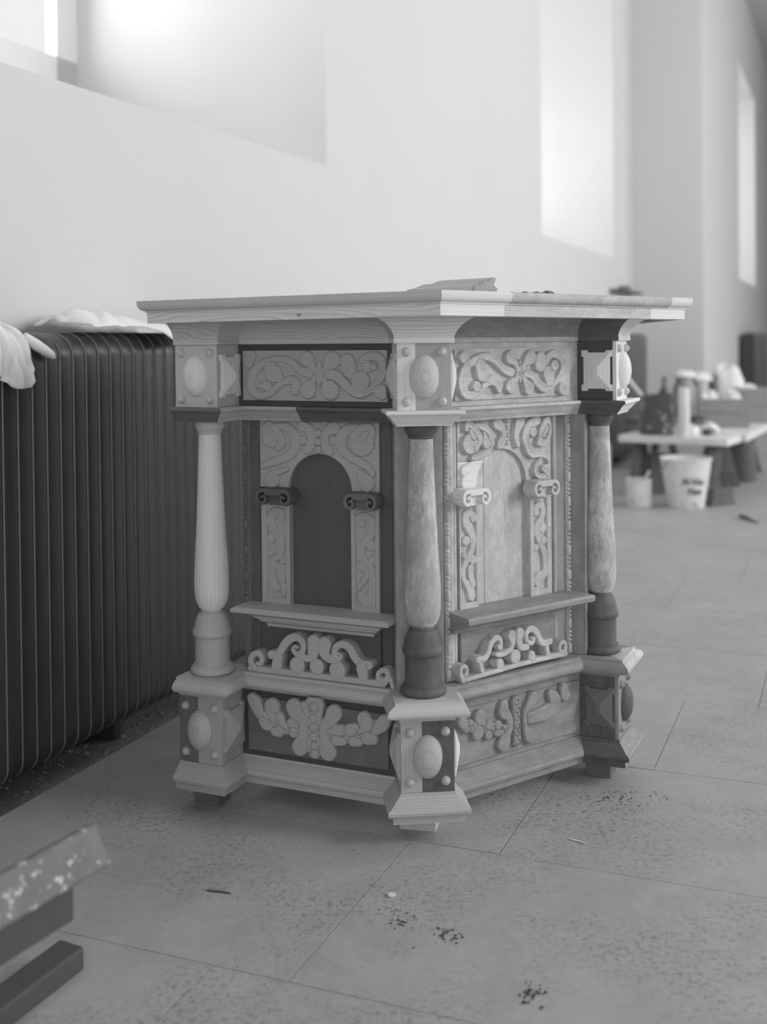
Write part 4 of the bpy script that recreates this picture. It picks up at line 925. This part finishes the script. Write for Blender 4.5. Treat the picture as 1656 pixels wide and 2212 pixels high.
# ------------------------------------------------------------------ cloths on the near radiator
def cloth_mat(name, base): return plain(name, base, .95, 12, .08, .0012, 140)
CLOTH = cloth_mat('white_rag_cloth', .82)
def drape():
    """cotton rag hanging over the rounded front shoulder of the radiator"""
    NW, NT = 46, 60
    r_ = .076; zt_ = 1.249; R = .072
    V = []; F = []
    rr = random.Random(5)
    for i in range(NW + 1):
        t = i / NW; w = 2.28 + .33 * t
        tongue = math.exp(-((t - .84) / .07) ** 2)
        L = .004 + .080 * min(1, max(0, (t - .35) / .35)) ** .7 - .05 * max(0, (t - .9) / .1)
        tot = .15 + R * math.pi / 2 + L
        for j in range(NT + 1):
            s = tot * j / NT
            ph = 14 * t * 2
            fold = .010 * math.sin(19 * t + 2.2 * math.sin(s * 9)) + .007 * math.sin(41 * t + s * 30) + .004 * math.sin(73 * t - 22 * s)
            lift = .006 + abs(fold) + .018 * math.exp(-((t - .45 - s * .9) / .10) ** 2)
            if s < .15: y = -.072 - .15 + s; z = zt_; ny, nz = 0, 1
            elif s < .15 + R * math.pi / 2:
                a = (s - .15) / R; y = -.072 + R * math.sin(a); z = zt_ - R + R * math.cos(a); ny, nz = math.sin(a), math.cos(a)
            else: y = 0; z = zt_ - R - (s - .15 - R * math.pi / 2); ny, nz = 1, 0
            sag = max(0, s - .2) * .10
            p = wv(w + .03 * math.sin(s * 7 + t * 3) * t + (.20 * (s - .15) * t if s > .15 else 0), -2.12 + y + ny * (lift + sag), z + nz * lift + .012 * math.sin(t * 9) * (s < .15))
            V.append(tuple(p))
    for i in range(NW):
        for j in range(NT): F.append([i * (NT + 1) + j, (i + 1) * (NT + 1) + j, (i + 1) * (NT + 1) + j + 1, i * (NT + 1) + j + 1])
    o = mk('cotton_rag', V, F, CLOTH, None, angle=80)
    m = o.modifiers.new('thickness', 'SOLIDIFY'); m.thickness = .0035; m.offset = 1
    tag(o, 'white cotton rag hanging over the near end of the dark radiator', 'cloth')
    V, F = tube([wv(2.585, -2.110, 1.235), wv(2.62, -2.100, 1.212), wv(2.655, -2.098, 1.195), wv(2.685, -2.099, 1.182), wv(2.700, -2.101, 1.174)], [.012, .016, .015, .012, .006], 12)
    mk('rolled_corner', V, F, CLOTH, o)
drape()
def heap():
    NW, NT = 60, 30
    V = []; F = []
    for i in range(NW + 1):
        t = i / NW; w = 2.86 + .62 * t
        for j in range(NT + 1):
            q = j / NT
            v = -2.30 + .215 * q
            env = math.sin(math.pi * min(1, max(0, t * 1.02))) ** .45
            z = 1.253 + (.012 + .058 * env * (1 - .55 * q) * (.55 + .45 * math.sin(5.5 * t + 1.)) + .012 * abs(math.sin(17 * t + 5 * q)) + .008 * abs(math.sin(31 * t - 9 * q + 1))) * math.sin(math.pi * (.12 + .85 * q)) ** .6
            if t > .38 and q > .78: # the front hem flops over the shoulder
                u = (q - .78) / .22; dd = .046 * (.6 + .4 * math.sin(12 * t)) * min(1, (t - .38) * 5)
                z -= dd * u * u; v += .055 * u * min(1, (t - .38) * 5)
            V.append(tuple(wv(w + .012 * math.sin(9 * q + 13 * t), v, z)))
    for i in range(NW):
        for j in range(NT): F.append([i * (NT + 1) + j, (i + 1) * (NT + 1) + j, (i + 1) * (NT + 1) + j + 1, i * (NT + 1) + j + 1])
    o = mk('dust_sheet', V, F, CLOTH, None, angle=80)
    m = o.modifiers.new('thickness', 'SOLIDIFY'); m.thickness = .003; m.offset = 1
    tag(o, 'crumpled white sheet lying on top of the radiator close to the pulpit', 'cloth')
heap()

# ------------------------------------------------------------------ on the pulpit top
def top_z(p): 
    d = (np.array([p[0], p[1], 0]) - np.array([TC[0], TC[1], 0])) @ (-ov(6)); return 1.3279 - .0185 * d
def offcut():
    a = np.array([.077, 2.86]); rot = rad(-47)
    z = top_z((a[0] + .1, a[1] - .05)) + .0005
    root = empty('moulding_offcut', (a[0], a[1], z), rot)
    tag(root, 'short moulded wooden offcut with dark profiled end lying on the pulpit top', 'wood offcut')
    prof = [(0, 0), (.078, 0), (.084, .010), (.070, .018), (.073, .024), (.078, .032), (.073, .037), (.062, .033), (.052, .026), (.040, .028), (.022, .019), (.006, .014)]
    # profile in local (y up to .085 away, z); extruded along x
    n = len(prof); L = .200
    V = [(-.035 + .75 * y, y, z_) for y, z_ in prof] + [(L - .012, y, z_) for y, z_ in prof]
    F = [[i, (i + 1) % n, n + (i + 1) % n, n + i] for i in range(n)] + [list(range(n))]
    mk('moulded_length', V, F, NEWM, root, gcoords(np.array(V), 's'), smooth=False)
    V = [(L - .012, y, z_) for y, z_ in prof] + [(L, y, z_) for y, z_ in prof]
    F = [[i, (i + 1) % n, n + (i + 1) % n, n + i] for i in range(n)] + [list(range(n)), list(range(n, 2 * n))]
    mk('end_grain', V, F, OLD, root, smooth=False)
    return root
offcut()
def scrap():
    V = []; F = []; NX, NY = 24, 6
    r2 = random.Random(4)
    cz = top_z((.39, 2.93)) + .001
    for i in range(NX + 1):
        t = i / NX
        for j in range(NY + 1):
            q = j / NY - .5
            wd_ = .035 * math.sin(math.pi * (t * .92 + .04)) ** .6
            V.append((.32 + .105 * t + q * .01, 2.92 + q * wd_ * 2 - .02 * t, cz + .0035 + .004 * abs(math.sin(8 * t + 4 * q)) + .010 * max(0, t - .7) + .002 * math.sin(23 * t)))
    for i in range(NX):
        for j in range(NY): F.append([i * (NY + 1) + j, (i + 1) * (NY + 1) + j, (i + 1) * (NY + 1) + j + 1, i * (NY + 1) + j + 1])
    o = mk('bark_shaving', V, F, MIDD, None, gcoords(np.array(V)), angle=40)
    m = o.modifiers.new('thickness', 'SOLIDIFY'); m.thickness = .004; m.offset = -1
    tag(o, 'thin curled strip of bark on the pulpit top right of the moulded offcut', 'wood scrap')
scrap()

# ------------------------------------------------------------------ the painters' bench and its pots
GREYM = plain('dull_grey_metal', .30, .5, 14, .35, metal=0.)
TIN = plain('bright_tin', .55, .4, 10, .2)
ENAM = plain('paint_splashed_enamel', .72, .5, 16, .2, spots=(22, .62, .25))
DARKM = plain('tarred_dark_metal', .09, .5, 12, .5, spots=(11, .56, .34))
BOXW = wood('crate_wood', .34, .15, .008, .15, dirt=.2)
PALEW = wood('pale_bench_board', .78, .12, .008, .12, dirt=.15)
RAGW = plain('rag_white', .80, .95, 10, .06)
def vessel(name, x, y, z, prof, mat, label, cat='bucket', handle=None, rim=None, contents=None, group=None, n=32):
    root = empty(name, (x, y, z)); tag(root, label, cat, group)
    V, F = lathe(prof, n); F = F[:-2] + [F[-2]]
    mk('body', V, F, mat, root, angle=40)
    if rim:
        r, zz, rr = rim
        ring = [(r * math.cos(2 * math.pi * k / 28), r * math.sin(2 * math.pi * k / 28), zz) for k in range(29)]
        V, F = tube(ring, rr, 6, False); mk('rim', V, F, mat, root)
    if handle:
        r, zz, drop, ang, mh = handle
        pts = []
        for k in range(15):
            t = math.pi * k / 14
            x_ = r * math.cos(t); q = math.sin(t)
            pts.append((x_ * math.cos(ang) - q * drop * math.sin(ang) * .8, x_ * math.sin(ang) + q * drop * math.cos(ang) * .8, zz - q * drop * .45))
        V, F = tube(pts, .004, 6); mk('bail_handle', V, F, mh, root)
    if contents:
        V, F = lathe([(0, contents[1]), (contents[0], contents[1]), (contents[0], contents[1] - .004), (0, contents[1] - .004)], n)
        mk('paint', V, F, contents[2], root)
    return root
def pbucket(r0, r1, h, t=.004):
    return [(0, 0), (r0, 0), (r0 + .004, .012), (r1, h), (r1 - t, h), (r0 - t, .016), (0, .016)]
# big white bucket with writing
bk = vessel('bucket', 2.142, 8.22, 0, pbucket(.125, .178, .345), ENAM, 'large pale tapered bucket with dark handwriting standing on the floor before the bench', rim=(.178, .345, .007), handle=(.178, .33, .22, .6, GREYM), contents=(.165, .31, GREYM))
def writing(root, lines):
    k = 0
    for txt, z, size, dx in lines:
        cu = bpy.data.curves.new('writing', 'FONT'); cu.body = txt; cu.size = size; cu.shear = .35; cu.offset = .0022
        ob = bpy.data.objects.new('writing', cu); COL.objects.link(ob)
        dg = bpy.context.evaluated_depsgraph_get(); me = bpy.data.meshes.new_from_object(ob.evaluated_get(dg))
        bpy.data.objects.remove(ob); bpy.data.curves.remove(cu)
        a0 = math.atan2(-8.22, -2.142)
        for v_ in me.vertices:
            x, y = v_.co.x + dx, v_.co.y + z
            r = .129 + (.178 - .129) * y / .345 + .0035
            a = a0 + x / r
            v_.co = (r * math.cos(a), r * math.sin(a), y)
        me.materials.clear(); me.materials.append(plain('writing_ink', .06, .8))
        o = bpy.data.objects.new('writing', me); COL.objects.link(o); o.parent = root
writing(bk, [('N H.a.', .175, .062, -.03), ('Yum', .105, .06, .0)])
cn = vessel('paint_can', 1.815, 8.26, 0, [(0, 0), (.088, 0), (.09, .004), (.09, .195), (.086, .195), (.086, .01), (0, .01)], ENAM, 'small dented paint can on the floor left of the large bucket', 'can', rim=(.09, .195, .004), contents=(.084, .15, GREYM))
V, F = tube([(.01, -.01, .05), (.05, -.02, .215), (.075, -.025, .255)], [.007, .008, .012], 8); tag(mk('paintbrush', V, F, PALEW, None, org=(-1.815, -8.26, 0)), 'paintbrush leaning in the small can on the floor', 'brush')
# bench: thick board on trestle legs, a second board runs on behind it
def wboard(name, x0, y0, x1, y1, z0, z1, wd_, mat, parent, org):
    d = np.array([x1 - x0, y1 - y0]); L = np.linalg.norm(d); ang = math.degrees(math.atan2(d[1], d[0]))
    fr = Frame(np.array([x0, y0, 0]), ang)
    V, F = cbox(0, L, -wd_, 0, z0, z1, .006)
    return mk(name, fr.w(V), F, mat, parent, gcoords(V, 's'), smooth=False, org=org)
def bench(nm, a, b, zt_, wd_, legs, label, mat=PALEW):
    org = ((a[0] + b[0]) / 2, (a[1] + b[1]) / 2, 0)
    root = empty(nm, org); tag(root, label, 'bench')
    wboard('bench_board', a[0], a[1], b[0], b[1], zt_ - .055, zt_, wd_, mat, root, org)
    for (x, y, ang) in legs:
        for s in (-1, 1):
            dx, dy = math.cos(ang) * s * .13, math.sin(ang) * s * .13
            V, F = cbox(-.03, .03, -.022, .022, 0, zt_ - .056, .003)
            V = [(x + vx + dx * (1 - vz / zt_) + dx * .25, y + vy + dy * (1 - vz / zt_) + dy * .25, vz) for vx, vy, vz in V]
            mk('leg', V, F, OLDD, root, smooth=False, org=org)
    return root
bench('work_bench', (1.79, 8.86), (2.50, 8.42), .46, .36, [(1.98, 8.95, 1.0), (2.50, 8.62, 1.0)], 'low painters bench with a thick pale board carrying paint pots')
bench('trestle_board', (2.76, 8.80), (3.52, 10.35), .455, .45, [(2.66, 9.25, .2), (3.15, 10.2, .2)], 'second low pale board running away behind the first bench at the right')
BZ = .4605
vessel('paint_kettle', 2.10, 8.90, BZ, pbucket(.125, .150, .300), DARKM, 'big dark paint kettle with splashed rim at the left end of the bench', handle=(.150, .29, .25, .35, GREYM), rim=(.150, .300, .006), contents=(.14, .26, GREYM))
vessel('glass_jar', 2.25, 8.68, BZ, [(0, 0), (.040, 0), (.044, .006), (.044, .300), (.040, .355), (.040, .365), (0, .365)], plain('milky_jar', .72, .3, 5, .05), 'tall slim white jar beside the dark paint kettle', 'jar')
def crate(x, y, z, l, d, h, ang, label, mat=BOXW, lid=False):
    root = empty('wooden_crate', (x, y, z)); tag(root, label, 'crate')
    fr = Frame(np.array([x, y, 0]), ang)
    t = .014
    nb = 2
    def pl(s0, s1, o0, o1, z0, z1, nm='crate_board'):
        V, F = cbox(s0, s1, o0, o1, z0, z1, .002); mk(nm, fr.w(V) + np.array([0, 0, z]), F, mat, root, gcoords(V, 's'), smooth=False, org=(x, y, z))
    for i in range(nb):
        a, b = h * i / nb + .002, h * (i + 1) / nb - .001
        pl(-l / 2, l / 2, d / 2 - t, d / 2, a, b); pl(-l / 2, l / 2, -d / 2, -d / 2 + t, a, b)
        pl(-l / 2, -l / 2 + t, -d / 2 + t, d / 2 - t, a, b); pl(l / 2 - t, l / 2, -d / 2 + t, d / 2 - t, a, b)
    pl(-l / 2 + t, l / 2 - t, -d / 2 + t, d / 2 - t, 0, .012, 'crate_bottom')
    pl(l / 2, l / 2 + .03, d / 2 - .04, d / 2, 0, h + .035, 'corner_batten')
    return root
crate(2.82, 9.66, .4565, .375, .26, .235, -15, 'open wooden crate with white rags on the bench, in front of the cloth heap')
def lump(name, x, y, z, rx, ry, rz, mat, label, cat, seed, rough=.25, group=None, box=1.):
    r3 = random.Random(seed); ph = [r3.uniform(0, 6.28) for _ in range(8)]
    V = []; F = []; N, M = 28, 14
    for j in range(M + 1):
        a = math.pi / 2 * j / M
        for i in range(N):
            t = 2 * math.pi * i / N
            k = 1 + rough * (.5 * math.sin(3 * t + ph[0] + 2 * a) + .35 * math.sin(5 * t + ph[1] - 3 * a) + .3 * math.sin(9 * t + ph[2] + 5 * a))
            kz = 1 + rough * (.6 * math.sin(4 * t + ph[3] + 4 * a) + .4 * math.sin(7 * t + ph[4]))
            ca = max(0., math.cos(a)) ** box
            V.append((x + rx * ca * math.cos(t) * k, y + ry * ca * math.sin(t) * k, z + max(0, rz * math.sin(a) * kz)))
    for j in range(M):
        for i in range(N): F.append([j * N + i, j * N + (i + 1) % N, (j + 1) * N + (i + 1) % N, (j + 1) * N + i])
    F.append(list(range(N)))
    o = mk(name, V, F, mat, None, angle=70); tag(o, label, cat, group); return o
lump('rag_bundle', 2.73, 9.69, .4565 + .16, .085, .08, .12, RAGW, 'white rag bundle stuffed in the left half of the open crate', 'rag', 21)
lump('rag_bundle', 2.90, 9.63, .4565 + .16, .08, .08, .13, RAGW, 'white rag bundle stuffed in the right half of the open crate', 'rag', 22)
lump('rag_bundle', 2.34, 8.78, BZ, .06, .06, .075, RAGW, 'small white rag lump on the bench right of the tall jar', 'rag', 23)
lump('plaster_lump', 2.60, 9.22, .4565, .07, .06, .06, RAGW, 'pale lump of plaster on the bench in front of the crate', 'plaster', 24)
V, F = lathe([(0, 0), (.045, 0), (.05, .01), (.05, .045), (.046, .045), (.044, .012), (0, .012)], 24)
o = mk('small_dish', V, F, DARKM, None); o.location = (2.46, 8.76, BZ); tag(o, 'small dark dish on the bench between the white lumps', 'dish')
# things on the second board and behind
bench('back_bench', (2.45, 10.42), (3.75, 11.2), .46, .42, [(2.6, 10.75, 2.1), (3.5, 11.3, 2.1)], 'third low bench farther back against the wall, hidden under pots and cloth', BOXW)
vessel('milk_can', 2.80, 10.78, BZ, [(0, 0), (.10, 0), (.105, .01), (.105, .27), (.075, .33), (.075, .37), (.07, .37), (.07, .33), (0, .33)], GREYM, 'dull grey metal can with narrow neck behind the paint kettle', 'can', rim=(.075, .37, .006))
vessel('tin_can', 2.98, 10.88, BZ, [(0, 0), (.07, 0), (.07, .33), (.066, .33), (.066, .01), (0, .01)], TIN, 'slim bright tin leaning row neighbour of the grey milk can', 'can')
vessel('dark_bottle', 2.57, 10.60, BZ, [(0, 0), (.05, 0), (.055, .01), (.055, .22), (.022, .30), (.02, .38), (0, .38)], DARKM, 'dark narrow-necked bottle at the far left of the back bench', 'bottle')
vessel('dark_tin', 3.12, 11.0, BZ, [(0, 0), (.05, 0), (.05, .37), (.045, .37), (.045, .01), (0, .01)], DARKM, 'black tin standing between the milk can and the cloth heap', 'can')
vessel('round_pan', 2.52, 9.42, .4565, [(0, 0), (.06, 0), (.09, .10), (.085, .10), (.058, .008), (0, .008)], DARKM, 'dark round pan between the milk can and the open crate', 'pan')
lump('rag_bundle', 2.80, 10.78, BZ + .371, .11, .08, .055, RAGW, 'white rag lying on the neck of the grey milk can', 'rag', 31)
lump('rag_bundle', 2.98, 10.88, BZ + .332, .10, .08, .07, RAGW, 'white rag lying over the slim bright tin', 'rag', 32)
lump('dust_sheet', 3.33, 11.22, BZ, .19, .15, .44, RAGW, 'big heap of white cloth on the back bench behind the crate', 'cloth', 33, .10, None, .45)
crate(3.22, 10.12, .456, .34, .28, .30, -12, 'grey wooden box behind the open crate near the right picture edge')
lump('rag_bundle', 3.20, 10.13, .456 + .18, .12, .09, .13, CLOTH, 'grey-white rags filling the box near the right picture edge', 'rag', 34)
# chopping block and boards under and beside the bench
V, F = lathe([(0, 0), (.105, 0), (.11, .02), (.10, .2), (.105, .37), (.10, .38), (0, .38)], 24)
o = mk('wood_block', V, F, OLDD, None, gcoords(np.array(V), 'z')); o.location = (2.98, 9.62, 0); tag(o, 'upright dark log block under the second board', 'log')
V, F = cbox(-.035, .035, -.02, .02, 0, .44, .003)
o = mk('loose_post', V, F, OLD, None, gcoords(V, 'z'), smooth=False); o.location = (1.60, 8.36, 0); o.rotation_euler = (0, 0, .3); tag(o, 'short upright grey post at the left of the bench, next to the pulpit column', 'post')
V, F = cbox(-.10, .10, -.10, .10, 0, .30, .004)
o = mk('dark_box', V, F, DARKB, None, gcoords(V, 'z'), smooth=False); o.location = (2.1, 9.0, 0); o.rotation_euler = (0, 0, .4); tag(o, 'dark box standing in the shade under the bench', 'box')
V, F = cbox(-.13, .13, -.05, .05, 0, .12, .004)
V = [(x * (1 - z * 2.2), y, z) for x, y, z in V]
o = mk('wedge_block', V, F, OLDD, None, smooth=False); o.location = (2.395, 8.30, 0); o.rotation_euler = (0, 0, .6); tag(o, 'dark wedge-shaped block on the floor right of the large bucket', 'block')
# stick leaning against the second radiator
V, F = tube([(2.075, 8.90, .64), (1.86, 9.12, .965)], .015, 10)
o = mk('broom_stick', V, F, PALEW, None, gcoords(np.array(V))); tag(o, 'pale stick leaning out of the clutter behind the pulpit corner post', 'stick')
# bracket on the far wall
br = empty('wall_bracket', wv(12.75, VI, 1.70)); tag(br, 'small dark shelf bracket with a knob on the far wall above the pulpit top', 'bracket')
org = np.array(wv(12.75, VI, 1.70))
pr = prism_vf([(12.15, VI + .001), (12.15, VI + .14), (13.38, VI + .14), (13.38, VI + .001)], 1.685, 1.715); mk('shelf_plate', pr[0], pr[1], DARKB, br, smooth=False, org=org)
pr = prism_vf([(12.70, VI + .001), (12.70, VI + .10), (12.86, VI + .10), (12.86, VI + .001)], 1.7155, 1.765); mk('knob', pr[0], pr[1], DARKM, br, smooth=False, org=org)

# ------------------------------------------------------------------ small things on the floor
def stick(name, a, b, r, mat, label, cat, z=None):
    V, F = tube([(a[0], a[1], r), ((a[0] + b[0]) / 2 + .003, (a[1] + b[1]) / 2, r * 1.1), (b[0], b[1], r * .9)], [r, r * 1.1, r * .6], 7)
    tag(mk(name, V, F, mat, None, gcoords(np.array(V))), label, cat)
stick('twig', (-.402, 2.543), (-.348, 2.529), .0022, DARKM, 'short dark twig on the floor at the lower left', 'twig')
stick('wood_sliver', (.438, 2.789), (.477, 2.757), .0018, PALEW, 'thin pale wood sliver on the floor right of the pulpit foot', 'wood sliver')
stick('palette_knife', (2.372, 7.72), (2.40, 7.44), .011, DARKM, 'dark knife lying on the floor at the right in front of the bench', 'knife')
V, F = lathe([(0, 0), (.0085, 0), (.009, .001), (.009, .0032), (.0082, .004), (0, .004)], 20)
o = mk('coin_disc', V, F, plain('pale_disc', .72, .5), None); o.location = (.006, 2.513, .0006); tag(o, 'small round pale disc on the floor in front of the pulpit', 'disc')
cr = []
def scatter(cx, cy, sx, sy, n, r0, r1):
    for _ in range(n):
        x, y = rg.gauss(cx, sx), rg.gauss(cy, sy); r = rg.uniform(r0, r1)
        cr.append(pebble(x, y, r * .35, r))
scatter(.117, 2.335, .018, .02, 40, .001, .004); scatter(.024, 2.412, .014, .02, 26, .001, .004)
scatter(.262, 2.135, .012, .02, 30, .002, .005); scatter(.60, 3.02, .05, .03, 60, .001, .0035); scatter(.30, 3.05, .02, .03, 10, .001, .003)
scatter(-.10, 2.55, .16, .18, 80, .0008, .0022); scatter(.95, 3.2, .3, .3, 70, .0008, .002)
V, F = join(*cr)
tag(mk('crumbs', V, F, plain('dark_crumbs', .07, .9), None, smooth=False), 'dark crumbs and splinters scattered over the floor slabs', 'dirt', kind='stuff')

# ------------------------------------------------------------------ paint-splashed trestle in the left foreground
SPL = plain('paint_splashed_board', .15, .6, 20, .5, spots=(44, .57, .50), bumpy=.001)
tr = empty('trestle_stool', (-.68, 1.5, 0)); tag(tr, 'paint-splashed wooden trestle plank cut off at the lower left picture corner', 'trestle')
def oriented(name, p0, p1, up, out, th, mat):
    """board between two points with edge vector 'up' and thickness vector 'out'"""
    p0, p1, up, out = map(np.array, (p0, p1, up, out))
    V = []
    for p in (p0, p1):
        for a, b in ((0, 0), (1, 0), (1, 1), (0, 1)): V.append(p + up * a + out * b)
    F = [[0, 1, 2, 3], [4, 5, 6, 7], [0, 1, 5, 4], [1, 2, 6, 5], [2, 3, 7, 6], [3, 0, 4, 7]]
    o = mk(name, V, F, mat, tr, smooth=False, org=(-.68, 1.5, 0))
    m = o.modifiers.new('round', 'BEVEL'); m.width = .005; m.segments = 2
    return o
oriented('plank', (-.880, 1.10, .356), (-.455, 1.90, .356), (-.028, .008, .066), (-.024, .01, -.010), .02, SPL)
oriented('support_rail', (-.895, 1.10, .292), (-.503, 1.84, .292), (0, 0, .064), (-.045, .02, 0), .04, DARK)
oriented('floor_bar', (-1.05, 1.18, .0), (-.592, 2.23, .0), (0, 0, .045), (-.055, .03, 0), .04, DARK)
oriented('leg', (-.86, 1.20, .293), (-.93, 1.16, 0), (.05, .0, 0), (0, .05, 0), .04, OLDD)
oriented('leg', (-.80, 1.30, .293), (-.96, 1.38, 0), (.05, .0, 0), (0, .05, 0), .04, OLDD)
